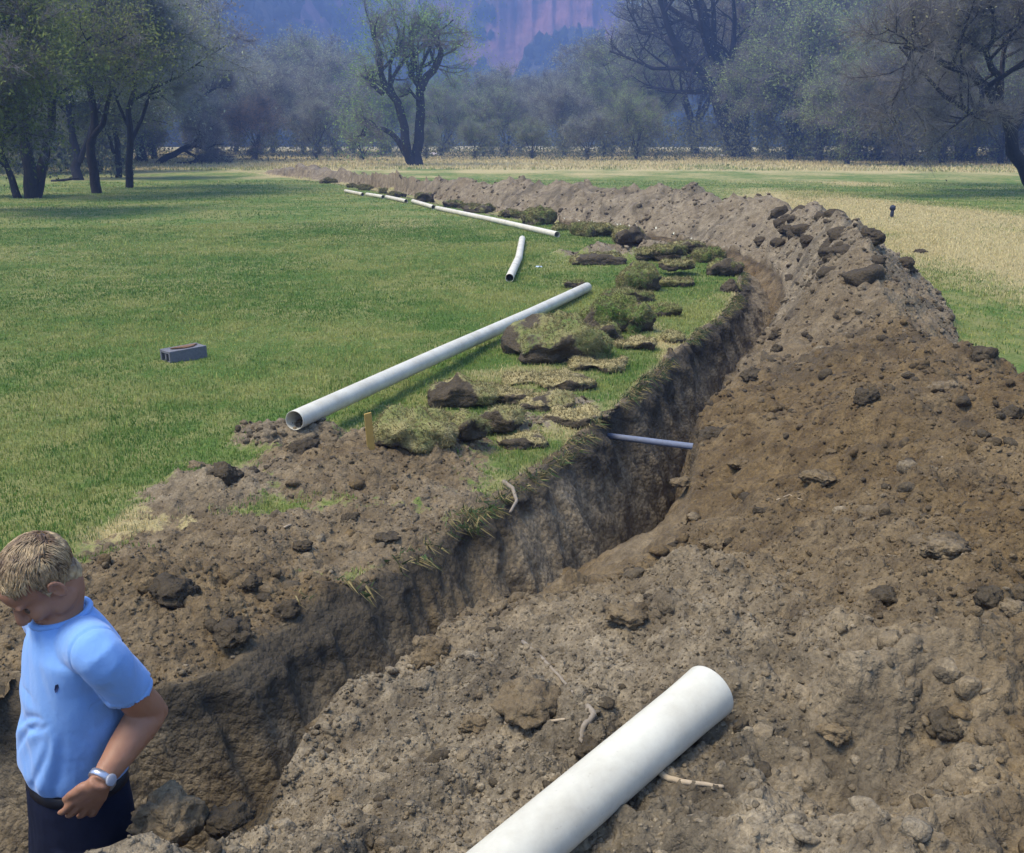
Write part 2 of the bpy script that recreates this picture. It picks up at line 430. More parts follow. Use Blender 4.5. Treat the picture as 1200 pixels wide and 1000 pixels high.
def build_ground():
    rs = [.35]
    while rs[-1] < 14: rs.append(rs[-1]*1.0027 if rs[-1] > 1.6 else rs[-1]*1.02)
    while rs[-1] < 70: rs.append(rs[-1]*1.0055)
    while rs[-1] < 900: rs.append(rs[-1]*1.035)
    rs = np.array(rs)
    th = np.concatenate([np.arange(-180, -60, 3.0), np.arange(-60, -33, .6), np.arange(-33, 33, .155), np.arange(33, 60, .6), np.arange(60, 180, 3.0)])
    th = np.radians(th)
    Rr, T = np.meshgrid(rs, th, indexing='ij')
    x = (Rr*np.sin(T)).ravel(); y = (Rr*np.cos(T)).ravel()
    z, dirt, dry, tone, dL, dR, hm = surface(x, y)
    inside = (dL > -.022) & (dR < .022) & (dL < .95) & (dR > -.95)
    te = LL[-1]-LL[-8]; te /= np.linalg.norm(te); inside &= ((x-LL[-1, 0])*te[0]+(y-LL[-1, 1])*te[1] < -.15)
    te = LL[7]-LL[0]; te /= np.linalg.norm(te); inside &= ((x-LL[0, 0])*te[0]+(y-LL[0, 1])*te[1] > .15)
    z = np.where((dL > -.07) & (dR < .07), z-.012, z)
    nr, nt = Rr.shape
    i, j = np.meshgrid(np.arange(nr-1), np.arange(nt), indexing='ij')
    j2 = (j+1) % nt
    q = np.stack([i*nt+j, i*nt+j2, (i+1)*nt+j2, (i+1)*nt+j], -1).reshape(-1, 4)
    keep = ~(inside[q].any(1))
    q = q[keep]
    V = np.stack([x, y, z], 1)
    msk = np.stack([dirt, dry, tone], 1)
    heapf = (hm[q].mean(1) > .5)
    def part(sel, name, mat, m):
        f = q[sel]; u, inv = np.unique(f, return_inverse=True)
        return mesh_np(name, V[u], inv.reshape(f.shape), mat, attrs={'mask': m[u]})
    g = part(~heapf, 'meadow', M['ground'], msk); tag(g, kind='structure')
    tag(g, 'green meadow with dry yellow patches and bare soil beside the trench', 'meadow')
    hmk = msk.copy(); hmk[:, 0] = 1
    # a little topsoil on the heap: darker raised crumbs are soil of their own colour
    hmk[:, 1] = .55*sstep(.50, .62, .5+.5*fbm(x*3.4, y*3.4, oct=6, s=101, gain=.65))*sstep(.0, .3, .5*fbm(x*.7, y*.7, oct=2, s=103)+.15)
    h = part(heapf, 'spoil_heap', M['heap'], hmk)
    tag(h, 'long heap of dug brown soil along the right side of the trench', 'soil heap')
    cap = None
    # middle hub of the ground under the camera
    n = nt; c = np.array([[0, 0, float(z[:nt].mean())]])
    Vh = np.vstack([V[:nt], c]); fh = np.stack([np.arange(nt), np.full(nt, nt), (np.arange(nt)+1) % nt], 1)
    hub = mesh_np('ground', Vh, fh, M['ground'], attrs={'mask': np.vstack([msk[:nt], [[1, 0, .4]]])}); tag(hub, kind='structure')

FLOOR = np.array([(1.5, -1.05), (2.7, -.98), (3.2, -.82), (3.7, -.66), (4.15, -.50), (4.6, -.42), (5.1, -.52), (5.7, -.78), (6.5, -.95), (9, -1.0), (10.5, -.60), (13, -.16), (60, -.12)])
def floor_z(y): return np.interp(y, FLOOR[:, 0], FLOOR[:, 1])
def build_trench():
    # stations: match left to right by arc fraction piecewise via the middle line
    mid = []
    a = LL; 
    step = np.concatenate([[0], np.cumsum(np.linalg.norm(np.diff(a, axis=0), axis=1))])
    s = [0.0]
    while s[-1] < step[-1]:
        p = np.interp(s[-1], step, a[:, 1]); s.append(s[-1]+(.016 if p < 8.5 else .016+.006*(p-8.5)))
    s = np.array(s[:-1])
    Lp = np.stack([np.interp(s, step, a[:, 0]), np.interp(s, step, a[:, 1])], 1)
    # right partner: monotone nearest march
    sr = np.concatenate([[0], np.cumsum(np.linalg.norm(np.diff(RR, axis=0), axis=1))])
    near = []
    k0 = 0
    for p in Lp:
        d = ((RR[k0:k0+160]-p)**2).sum(1); k = k0+int(d.argmin()); k0 = max(k0, k); near.append(sr[k0])
    near = np.array(near); w = 41; near = np.convolve(np.pad(near, w//2, mode='edge'), np.ones(w)/w, 'valid')
    Rp = np.stack([np.interp(near, sr, RR[:, 0]), np.interp(near, sr, RR[:, 1])], 1)
    dvec = Rp-Lp; W = np.linalg.norm(dvec, axis=1); nx = dvec/W[:, None]
    # profile: (fraction side, kind)
    prof = []
    for o, dz in ((-.13, -.05), (-.09, -.010), (-.055, .002), (-.025, .004)): prof.append(('Lf', o, dz))
    NW = 52; NFl = 26; NR_ = 34
    for i in range(NW): prof.append(('Lw', i/(NW-1), 0))
    for i in range(1, NFl): prof.append(('Fl', i/NFl, 0))
    for i in range(NR_): prof.append(('Rw', 1-i/(NR_-1), 0))
    for o, dz in ((.025, .004), (.055, .002), (.09, -.010), (.13, -.05)): prof.append(('Rf', o, dz))
    n = len(s); V = np.zeros((n, len(prof), 3)); mk = np.zeros((n, len(prof), 3)); mk[..., 0] = 1
    zL = surface(Lp[:, 0], Lp[:, 1], False)[0]; zR = surface(Rp[:, 0], Rp[:, 1], False)[0]
    ee = np.minimum(s, s[-1]-s); fz = floor_z(Lp[:, 1])*sstep(0, 1.2, ee)+.10*fbm(s*1.2, s*0, oct=3, s=111)
    soft = 1.5*np.exp(-((Lp[:, 1]-4.45)/.60)**2)           # slumped right bank
    soft2 = np.exp(-((Lp[:, 0]+.55)/.5)**2)*np.exp(-((Lp[:, 1]-3.4)/.4)**2)*.4
    for j, (kd, t, dz) in enumerate(prof):
        if kd in ('Lf', 'Rf'):
            base = Lp if kd == 'Lf' else Rp
            P = base+nx*t
            zz, di, dr, to, *_ = surface(P[:, 0], P[:, 1])
            V[:, j, :2] = P; V[:, j, 2] = zz+dz-.004
            mk[:, j, 2] = to; mk[:, j, 1] = .35*(kd == 'Lf')
        elif kd == 'Lw':
            under = .05*sstep(0, .12, t)*(1-sstep(.2, .6, t))
            sl = .28+.16*(1-sstep(3.6, 5.0, Lp[:, 1])); inn = t*sl+.035*sstep(0, .07, t)-under*.5*(.6+.8*fbm(s*2.1, s*0, oct=2, s=115))
            P = Lp+nx*inn[:, None]; hz = zL+(fz-zL)*t+.004*(1-sstep(0, .05, t))
            d = .075*fbm(s*7, np.full(n, t*1.3), oct=3, s=121)+.045*np.abs(fbm(s*2.7, np.full(n, t*.5), oct=2, s=123))
            d = d+.022*fbm(s*26, hz*14, oct=3, s=125)+.035*(1-sstep(.0, .22, t))*fbm(s*13, hz*9, oct=2, s=127)
            notch = .16*np.exp(-((Lp[:, 0]-.62)/.07)**2)*np.exp(-((Lp[:, 1]-6.1)/.3)**2)*(1-t)
            P = P+nx*(d*(.25+.75*sstep(0, .10, t))-notch)[:, None]
            V[:, j, :2] = P; V[:, j, 2] = hz+.012*fbm(s*18, np.full(n, t*9), oct=2, s=128)*(t > 0.02)
            mk[:, j, 1] = np.clip((1-sstep(.06, .34, t+.20*fbm(s*3, np.full(n, t*2), oct=3, s=129)))*1.0, 0, 1)*.85
            mk[:, j, 2] = .75+.3*fbm(s*1.5, hz*3, oct=2, s=131)
        elif kd == 'Fl':
            a0 = (.28+.16*(1-sstep(3.6, 5.0, Lp[:, 1]))); b0 = 1-(.14+.35*soft)/np.maximum(W, .3)
            fr = (a0/W)*(1-t)+np.maximum(b0, a0/W+.05)*t
            P = Lp+dvec*fr[:, None]
            zz = fz+.05*np.sin(t*math.pi)*-1+.05*soft*t+.05*fbm(P[:, 0]*4, P[:, 1]*4, oct=4, s=141)
            zz = zz+.12*lumps(P[:, 0], P[:, 1], .16, .5, 9)+lumps(P[:, 0], P[:, 1], .06, .5, 8)*.05
            V[:, j, :2] = P; V[:, j, 2] = zz; mk[:, j, 2] = .25; mk[:, j, 1] = .1
        else:
            inn = (.14+.35*soft)*t
            P = Rp-nx*inn[:, None]; top = zR; bot = fz+.05*soft
            hz = top+(bot-top)*(t)
            d = .05*fbm(s*5+9, np.full(n, t*1.5), oct=3, s=151)+.02*fbm(s*24, hz*14, oct=2, s=153)
            P = P+nx*d[:, None]*sstep(0, .1, 1-abs(t-.5)*1.0)
            V[:, j, :2] = P; V[:, j, 2] = hz+.03*fbm(P[:, 0]*9, P[:, 1]*9, oct=3, s=155)*sstep(0, .2, t)
            mk[:, j, 2] = .20; mk[:, j, 1] = .5*(1-sstep(.05, .3, t))*(1-np.clip(soft, 0, 1))
            V[:, j, 2] += np.clip(soft, 0, 1)*(.8*lumps(P[:, 0], P[:, 1], .14, .4, 19)*.14+lumps(P[:, 0], P[:, 1], .05, .5, 18)*.05)
    m = len(prof)
    i, j = np.meshgrid(np.arange(n-1), np.arange(m-1), indexing='ij')
    q = np.stack([i*m+j, i*m+j+1, (i+1)*m+j+1, (i+1)*m+j], -1).reshape(-1, 4)
    # end walls
    V2 = V.reshape(-1, 3)
    o = mesh_np('trench', V2, q, M['trench'], attrs={'mask': mk.reshape(-1, 3)})
    tag(o, 'narrow dug trench with dark topsoil rim curving away across the meadow', 'trench', kind='structure')
build_ground(); build_trench()
# ------------------------------------------------------------------ clods, crumbs, sods
def ico(sub):
    import bmesh
    bm = bmesh.new(); bmesh.ops.create_icosphere(bm, subdivisions=sub, radius=1)
    V = np.array([v.co[:] for v in bm.verts]); Fc = np.array([[v.index for v in f.verts] for f in bm.faces]); bm.free(); return V, Fc
ICO = {k: ico(k) for k in (1, 2, 3, 4)}
def clod_shape(sub, seed, flat=.7, angular=.35):
    V, Fc = ICO[sub]; V = V.copy(); r = np.random.default_rng(seed)
    # chipped by a few planes
    for _ in range(9):
        n = r.normal(size=3); n /= np.linalg.norm(n); h = .62+.3*r.random()
        d = V@n-h; V -= np.clip(d, 0, None)[:, None]*n*(.5+angular)
    o = r.random(3)*50
    nn = V/np.linalg.norm(V, axis=1)[:, None]
    V = V+nn*(.34*fbm(V[:, 0]*1.6+o[0], V[:, 1]*1.6+o[1], V[:, 2]*1.6+o[2], oct=2, s=seed)[:, None])
    if sub > 2: V = V+nn*(.30*fbm(V[:, 0]*4+o[0], V[:, 1]*4+o[1], V[:, 2]*4+o[2], oct=5, s=seed+3, gain=.8)[:, None])
    V[:, 2] *= flat
    return V
def rotm(a, b, c):
    return np.array(Matrix.Rotation(a, 3, 'Z')@Matrix.Rotation(b, 3, 'X')@Matrix.Rotation(c, 3, 'Y'))
def surf_z(x, y):
    x = np.atleast_1d(np.asarray(x, float)); y = np.atleast_1d(np.asarray(y, float)); return surface(x, y)[0]
def strike(px, py, r=0.0):
    """first point where a sight line comes down to r above the surface"""
    a = np.array([0, 0, EYE]); g = np.array(G(px, py, -.3)); t = np.linspace(.08, 1.0, 900)[:, None]; P = a+(g-a)*t
    e = P[:, 2]-r-surf_z(P[:, 0], P[:, 1]); k = int(np.argmax(e < 0)) if (e < 0).any() else len(e)-1
    if k > 0: w = e[k-1]/(e[k-1]-e[k]+1e-9); p = P[k-1]+(P[k]-P[k-1])*w
    else: p = P[k]
    return float(p[0]), float(p[1]), float(p[2]-r)
def crumbs(name, n, box, size, sub, mat, seed, label, falloff=1.0):
    r = np.random.default_rng(seed)
    # even in the picture's own terms: denser near by
    k = n*5; u = r.random(k); D = box[0]*(box[1]/box[0])**(u**falloff); th = np.radians(box[2]+(box[3]-box[2])*r.random(k))
    x = D*np.sin(th); y = D*np.cos(th)
    z, dirt, dry, tone, dL, dR, hm = surface(x, y)
    cl = .5+.5*fbm(x*1.1, y*1.1, oct=3, s=seed)
    ok = (dirt > .5) & ~((dL > -.02) & (dR < .02)) & (r.random(k) < sstep(.32, .72, cl)+.12)
    ix = np.nonzero(ok)[0][:n]; x, y, z, D, tone = x[ix], y[ix], z[ix], D[ix], tone[ix]; m = len(ix)
    protos = [clod_shape(sub, seed*100+i, .75) for i in range(10)]; Fc = ICO[sub][1]; nv = len(protos[0])
    sz = size[0]*(size[1]/size[0])**(r.random(m)**2.6)*(1+.05*D)
    Vs = np.empty((m, nv, 3)); pid = r.integers(0, 10, m)
    an = r.random((m, 3))*6.28; ani = .55+.9*r.random((m, 3)); tn = np.clip(tone+.25*r.normal(size=m), 0, 1); mo = .5*(r.random(m) < .18)
    for i in range(m):
        Vs[i] = (protos[pid[i]]*ani[i])@rotm(an[i, 0], an[i, 1]*.08, an[i, 2]*.08).T*sz[i]
    Vs += np.stack([x, y, z-sz*.20], 1)[:, None, :]
    Fa = (Fc[None]+(np.arange(m)*nv)[:, None, None]).reshape(-1, 3)
    o = mesh_np(name, Vs.reshape(-1, 3), Fa, mat, smooth=False, attrs={'mask': np.repeat(np.stack([np.ones(m), mo, tn], 1), nv, 0)}); tag(o, label, kind='stuff')
    return o
crumbs('soil_crumbs', 46000, (1.7, 16, -30, 32), (.0022, .010), 1, M['heap'], 5, 'loose crumbs of brown soil scattered over heap and bank')
crumbs('soil_lumps', 1500, (1.8, 22, -30, 32), (.008, .034), 2, M['heap'], 6, 'fist sized broken lumps of soil strewn over the spoil', .8)
crumbs('dark_soil_lumps', 700, (2.0, 22, -30, 30), (.007, .030), 2, M['clod_dark'], 8, 'small dark lumps of moist topsoil strewn over the spoil', .8)

crumbs('far_soil_lumps', 14000, (5.5, 40, -30, 32), (.006, .030), 1, M['heap'], 15, 'rough broken soil lumps over the distant spoil', .9)
crumbs('far_dark_lumps', 3500, (5.0, 40, -30, 32), (.008, .032), 1, M['clod_dark'], 16, 'scattered dark topsoil bits over the distant spoil', .9)
def single(name, px, py, w, label, cat, mat, seed, flat=.7, dz=.02, group=None, sub=4, zz=None, ell=1.0, rz=None):
    """a clod that can be picked out: measured centre and width in px"""
    x, y, z = strike(px, py)
    r = w/2*math.hypot(y, EYE-z)/F*(1 if y < 7 else .8)
    V = clod_shape(sub, seed, flat)*r; V[:, 0] *= ell; V = V+.16*r*np.stack([fbm(V[:, 0]*9/r*.5, V[:, 1]*9/r*.5, V[:, 2]*9/r*.5, oct=3, s=seed+40+q, gain=.7) for q in range(3)], 1)
    o = mesh_np(name, V, ICO[sub][1], mat); o.location = (x, y, z+r*flat*dz)
    o.rotation_euler = (0, 0, rz if rz is not None else (seed*1.7) % 6.28)
    tag(o, label, cat, group); return o
CL = [
 (205, 692, 62, 'large dark clod of soil on the left bank above the trench wall', 1, .55),
 (262, 556, 44, 'dark rounded clod on the grey soil at the edge of the green grass', 1, .6),
 (232, 548, 26, 'smaller pale grey clod beside the dark rounded clod on the left', 0, .6),
 (356, 528, 48, 'dark broken lump just below the open end of the long white pipe', 1, .5),
 (296, 684, 26, 'small dark clod right of the large dark clod on the left bank', 1, .6),
 (270, 742, 48, 'dark elongated clod close above the shaded trench wall', 1, .45),
 (338, 716, 32, 'dark clod sitting at the lip of the trench below the brown mound', 1, .7),
 (410, 608, 22, 'small dark clod on the front slope of the brown mound', 1, .7),
 (355, 640, 24, 'half buried flat dark clod in front of the brown mound', 1, .45),
 (454, 629, 30, 'flat dark sliver of soil lying between the mound and the trench', 1, .22),
 (505, 766, 46, 'pale topped clod with a dark hollow on the near bank by the trench', 0, .85),
 (622, 826, 78, 'broad rounded clod of grey soil behind the thin pale root', 0, .5),
 (736, 720, 52, 'smooth pale rounded stone like clod in the middle of the spoil', 0, .5),
 (838, 637, 30, 'small pale clod half way up the spoil heap', 0, .5),
 (1040, 704, 38, 'dark round clod on the right hand slope of the heap', 1, .85),
 (1160, 703, 34, 'dark round clod next to the right edge on the heap slope', 1, .9),
 (1184, 712, 30, 'grey clod touching the dark round clod by the right edge', 0, .7),
 (1104, 640, 70, 'broad flat slab of pale soil on the upper right slope', 0, .35),
 (1107, 457, 44, 'pale flat clod high on the right side near the crest', 0, .45),
 (1150, 422, 34, 'dark brown lump standing on the heap crest at the right', 1, .9),
 (1186, 486, 28, 'dark clod on the brown crest by the right edge', 1, .8),
 (908, 398, 22, 'single dark round clod on the pale middle slope of the heap', 1, .9),
 (880, 440, 26, 'dark clod at the foot of the heap beside the trench', 1, .8),
 (838, 512, 44, 'dark shaggy sod clod where the grey pipe enters the heap', 1, .6),
 (1060, 312, 34, 'dark lump at the right end of the distant crest', 1, .7),
 (1020, 278, 40, 'dark clod crowning the right of the far crest', 1, .6),
 (985, 274, 30, 'dark clod next to the crowning clod on the far crest', 1, .6),
 (925, 270, 34, 'dark wide clod on the left part of the far crest', 1, .55),
 (946, 283, 22, 'small black clod just below the far crest', 1, .9),
 (892, 284, 28, 'clod at the place where the near heap meets the far heap', 1, .6),
 (690, 880, 34, 'dark round clod touching the big white pipe', 1, .8),
 (556, 850, 36, 'knobbly pale clod at the left end of the thin root', 0, .6),
 (400, 934, 30, 'small pale flat clod on the near bank close to the bottom edge', 0, .5),
 (196, 958, 84, 'big shaggy clod of soil at the pit edge beside the standing man', 0, .8),
 (270, 962, 50, 'lump of soil right of the big shaggy clod at the pit edge', 1, .7),
 (980, 860, 40, 'small clod on the soil right of the big white pipe end', 0, .6),
 (1110, 850, 46, 'hollowed dark clod low on the right slope', 1, .6),
 (870, 545, 30, 'grey clod on the brown lower slope behind the grey pipe', 0, .5),
 (960, 560, 40, 'long grey clod across the middle of the heap slope', 0, .4),
 (910, 410, 18, 'tiny dark clod below the single round clod of the pale slope', 1, .8),
 (1078, 296, 20, 'dark crumb of turf on the dry grass just behind the heap', 1, .5),
 (1015, 466, 28, 'dark pointed clod on the slope below the pale streak', 1, .8),
 (800, 566, 26, 'pale clod on the loose soil at the trench bottom corner', 0, .5),
]
for i, (px, py, w_, lab, dk, fl) in enumerate(CL):
    single('soil_clod', px, py, w_, lab, 'clod', M['clod_dark'] if dk else M['clod'], 300+i, fl, group='big clods of soil on the spoil')

# dark lumps of topsoil crowning the near heap where it meets the far one
def crest_lumps():
    r = np.random.default_rng(23); spots = []
    for k in range(26):
        y = 8.6+7.2*(k+r.random()*.8)/26; x = np.interp(y, CR[1:16, 1], CR[1:16, 0])+r.uniform(-.45, .12); spots.append((x, y))
    for k, (x, y) in enumerate(spots):
        z = float(surf_z(x, y)[0]); w = r.uniform(.07, .17); V = clod_shape(3, 700+k, r.uniform(.5, .8))*w
        V = V+.2*w*np.stack([fbm(V[:, 0]*5/w*.3, V[:, 1]*5/w*.3, V[:, 2]*5/w*.3, oct=3, s=q+k) for q in range(3)], 1)
        o = mesh_np('topsoil_lump', V, ICO[3][1], M['clod_dark']); o.location = (x, y, z-w*.22); o.rotation_euler = (0, 0, r.uniform(0, 6))
        tag(o, 'dark ragged topsoil lump in the crowd along the distant crest of the near heap', 'clod', 'dark topsoil lumps on the distant crest')
crest_lumps()
# ------------------------------------------------------------------ cut sods
def mat_turf():
    t = NT('sod_turf'); _, o = t.attr('mask')
    sc, sn = soil_nodes(t, .45, .75); gc, gn = grass_nodes(t, o[1])
    f = t.ramp(t.math('ADD', o[0], t.math('MULTIPLY', t.math('SUBTRACT', t.noise(25, 4, .7), .5), .6)), [(.42, 0), (.6, 1)])
    mn = t.n('ShaderNodeMix', data_type='VECTOR'); t.L.new(f, mn.inputs[0]); t.L.new(gn, mn.inputs[4]); t.L.new(sn, mn.inputs[5])
    return t.out(t.mix(f, gc, sc), mn.outputs[1])
M['turf'] = mat_turf()
def sod(px, py, wpx, hpx, label, seed, rz=0, roll=0, arch=.0, grass_dir=(0, 0, 1), dry=.75, cat='sod', mat='turf', group='cut sods left of the trench', thick=None, lift=0.0):
    """a slab of turf: box-like lump with a grass side and an earth side"""
    x, y, z = strike(px, py)
    D = math.hypot(y, EYE-z); W = wpx*D/F/2; H = hpx*D/F; T = thick or W*.8
    V, Fc = ICO[4]; V = V.copy()
    p = 5.5; nrm = (np.abs(V)**p).sum(1)**(1/p); V = V/nrm[:, None]
    Q = V*np.array([W, T, H/2]); Q[:, 2] += H/2
    if arch: Q[:, 2] *= 1-.55*arch*(Q[:, 0]/W)**2
    o3 = seed*3.1; sc = 1/max(W, .05)
    nn = V/np.linalg.norm(V, axis=1)[:, None]
    Q += nn*(W*(.42 if arch > .26 else .2)*fbm(Q[:, 0]*sc*1.3+o3, Q[:, 1]*sc*1.3, Q[:, 2]*sc*1.3, oct=3, s=seed)[:, None])
    Q += nn*(.035*(1+D*.04)*fbm(Q[:, 0]*11+o3, Q[:, 1]*11, Q[:, 2]*11, oct=5, s=seed+1, gain=.7)[:, None])
    g = np.array(grass_dir, float); g /= np.linalg.norm(g)
    e = .63-.55*(nn@g)+.75*fbm(Q[:, 0]*6+o3, Q[:, 1]*6, Q[:, 2]*6, oct=3, s=seed+2)
    Mx = rotm(rz, roll, 0); Q[:, 2] = Q[:, 2]*(.80+.25*fbm(Q[:, 0]*9+o3, Q[:, 1]*9, oct=2, s=seed+7))-H*.06; Q = Q@Mx.T
    m = np.stack([np.clip(e, 0, 1), np.full(len(Q), dry*.8), np.zeros(len(Q))], 1)
    # grass still growing on the turf side
    r = np.random.default_rng(seed+900); tri = Q[Fc]; nr = np.cross(tri[:, 1]-tri[:, 0], tri[:, 2]-tri[:, 0]); ar = np.linalg.norm(nr, axis=1); nr = nr/(ar[:, None]+1e-12)
    wgt = ar*(e[Fc].mean(1) < .5); nb = int(min(4000, max(150, 9000*wgt.sum()/2)))
    if wgt.sum() > 0:
        fi = r.choice(len(Fc), nb, p=wgt/wgt.sum()); bc = r.dirichlet((1, 1, 1), nb); P = (tri[fi]*bc[:, :, None]).sum(1); N_ = nr[fi]+r.normal(size=(nb, 3))*.55-np.array([0, 0, .25])
        ll = (.005+.013*r.random(nb))[:, None]*(1+.04*D); sd = np.cross(N_, r.normal(size=(nb, 3))); sd /= np.linalg.norm(sd, axis=1)[:, None]+1e-9; sd *= .0016*(1+.12*D)
        BV = np.stack([P-sd, P+sd, P+N_*ll], 1).reshape(-1, 3)
        dr = np.clip(dry+.35*r.normal(size=nb), 0, 1)[:, None]
        bcx = ((np.array([.12, .125, .035])*(1-dr)+np.array([.30, .245, .11])*dr)*(.5+.8*r.random(nb))[:, None]).repeat(3, 0)
    else: BV = np.zeros((0, 3)); nb = 0; bcx = np.zeros((0, 3))
    o = mesh_np('turf_sod', np.concatenate([Q, BV]), [Fc, np.arange(nb*3).reshape(-1, 3)+len(Q)], M[mat], attrs={'mask': np.concatenate([m, np.zeros((nb*3, 3))]), 'tint': np.concatenate([np.zeros((len(Q), 3)), bcx])})
    o.data.materials.append(M['blade']); mi = np.zeros(len(o.data.polygons), dtype=np.int32); mi[len(Fc):] = 1; o.data.polygons.foreach_set('material_index', mi)
    o.location = (x, y, z+lift)
    return tag(o, label, cat, group)
SODS = [
 (748, 340, 44, 36, 'upright squared sod block with lit grass face and dark earth side', 1, .15, 0, .25, (-.55, -.7, .6), .55),
 (652, 415, 110, 44, 'largest sod heap with dark earth left flank left of the trench', 2, .25, 0, 1.0, (.6, -.1, .75), .65),
 (716, 384, 74, 40, 'rounded green topped sod behind the largest sod heap', 3, -.1, 0, .9, (.2, -.1, 1), .35),
 (745, 388, 34, 40, 'dark earth faced sod between rounded sod and trench', 4, .4, 0, .5, (-.9, .2, .6), .5),
 (776, 370, 36, 14, 'low dark sod strip lying on the grass near the trench', 5, .3, 0, .2, (-.2, 0, 1), .5),
 (790, 334, 44, 10, 'bottom sod of the small stack beside the squared block', 6, .1, 0, .1, (0, -.3, 1), .75),
 (794, 322, 38, 11, 'middle sod of the small stack beside the squared block', 7, .5, 0, .1, (0, -.3, 1), .8, .08),
 (786, 311, 30, 12, 'top sod of the small stack beside the squared block', 8, .2, 0, .1, (0, -.2, 1), .7, .16),
 (790, 400, 26, 12, 'small yellow topped sod near the trench lip', 9, .2, 0, .6, (0, -.2, 1), .8),
 (672, 337, 24, 9, 'thin dark scrap of turf in front of the squared block', 10, .1, 0, .2, (0, .3, .2), .3),
 (490, 516, 92, 36, 'long tan grassed sod behind the wooden stake', 11, .05, 0, .7, (-.1, -.4, .9), .78),
 (548, 512, 40, 36, 'dark earth fold at the right end of the long tan sod', 12, .9, 0, .5, (.9, .3, .8), .7),
 (586, 500, 46, 26, 'curled sod with dark hollow and pale dry rim', 13, -.5, 0, .6, (.4, .5, 1), .9),
 (545, 468, 80, 26, 'grey brown mound of sod with a pale chip on it', 14, 0, 0, .8, (.4, .5, .3), .8),
 (596, 470, 60, 24, 'dark sided sod with straw coloured top beside the grey mound', 15, -.2, 0, .5, (0, .6, 1), 1.0),
 (620, 450, 60, 14, 'low straw coloured sod behind the dark sided sod', 16, .1, 0, .6, (0, 0, 1), 1.0),
 (768, 302, 50, 18, 'grey weathered sod behind the squared block', 17, .1, 0, .7, (0, .2, .4), .8),
 (700, 308, 60, 14, 'grey earth lump on the grass left of the squared block', 18, .1, 0, .8, (0, .3, .1), .7),
 (740, 283, 36, 20, 'dark knob of sod in front of the far heap', 19, .3, 0, .7, (0, .5, .3), .7),
 (848, 322, 34, 20, 'dark ragged sod hanging where the trench bends out of sight', 31, .2, 0, .4, (.3, .4, .3), .6),
 (828, 306, 36, 18, 'olive topped sod right behind the ragged sod at the bend', 32, .6, 0, .5, (-.2, -.2, .8), .6),
 (856, 342, 24, 12, 'small dark sod on the lip just before the bend', 33, .9, 0, .5, (.4, .3, .3), .7),
 (806, 296, 34, 15, 'weathered sod at the bend nearest the far heap foot', 34, .1, 0, .6, (0, .3, .5), .8),
 (662, 452, 66, 16, 'flat straw coloured turf slab between the dark sided sod and the trench lip', 21, .3, 0, .3, (0, -.1, 1), 1.15),
 (700, 432, 60, 14, 'thin tan turf scrap just left of the trench lip', 22, -.2, 0, .3, (0, -.1, 1), 1.15),
 (640, 478, 62, 16, 'grey brown turf slab lying flat right of the curled sod', 23, .1, 0, .4, (.2, .4, .5), .9),
 (672, 492, 60, 14, 'tan turf slab nearest the notch where the grey pipe starts', 24, -.3, 0, .3, (0, -.1, 1), 1.1),
 (608, 522, 56, 15, 'low grey slab of turf below the curled sod', 25, .3, 0, .4, (.2, .4, .6), .9),
 (742, 408, 44, 14, 'small tan turf slab beside the middle of the trench lip', 26, .1, 0, .4, (0, -.1, 1), 1.1),
 (735, 352, 50, 14, 'flattened dark sod at the foot of the squared block', 27, .2, 0, .4, (.3, .1, .4), .6),
 (705, 398, 40, 20, 'dark little sod in front of the rounded green topped sod', 28, .5, 0, .5, (.5, .4, .4), .6),
 (705, 276, 40, 16, 'yellowish sod at the foot of the far heap nearest the small pipes', 20, 0, 0, .6, (-.2, -.3, 1), .7),
]
for a in SODS:
    px, py, wp, hp, lab, sd, rz, ro, ar, gd, dr = a[:11]
    sod(px, py, wp, hp, lab, sd, rz, ro, ar, gd, dr, lift=(a[11] if len(a) > 11 else 0))
# sods dumped along the near foot of the far heap
far_s = [(632, 261, 34), (604, 253, 24), (658, 268, 18), (562, 246, 26), (530, 241, 18), (498, 235, 22), (464, 229, 16), (449, 225, 10), (428, 221, 13), (412, 218, 9),
         (384, 213, 14), (590, 251, 12), (545, 243, 10), (684, 273, 28), (818, 300, 24)]
pos_w = ['nearest', 'second', 'third', 'fourth', 'fifth', 'sixth', 'seventh', 'eighth', 'ninth', 'tenth', 'eleventh', 'twelfth', 'thirteenth', 'fourteenth', 'fifteenth', 'sixteenth', 'seventeenth', 'eighteenth']
for k, (px, py, wp) in enumerate(sorted(far_s, key=lambda a: -a[0])):
    sod(px, py+2, wp*[1.15, .9, 1.3, 1][k % 4], wp*[.5, .62, .38, .7][k % 4], pos_w[k]+' from the right of the dark sods along the foot of the far spoil heap', 60+k, k*.7, 0, .5, (-.3, .2, .45), .6, group='dark sods along the far heap')

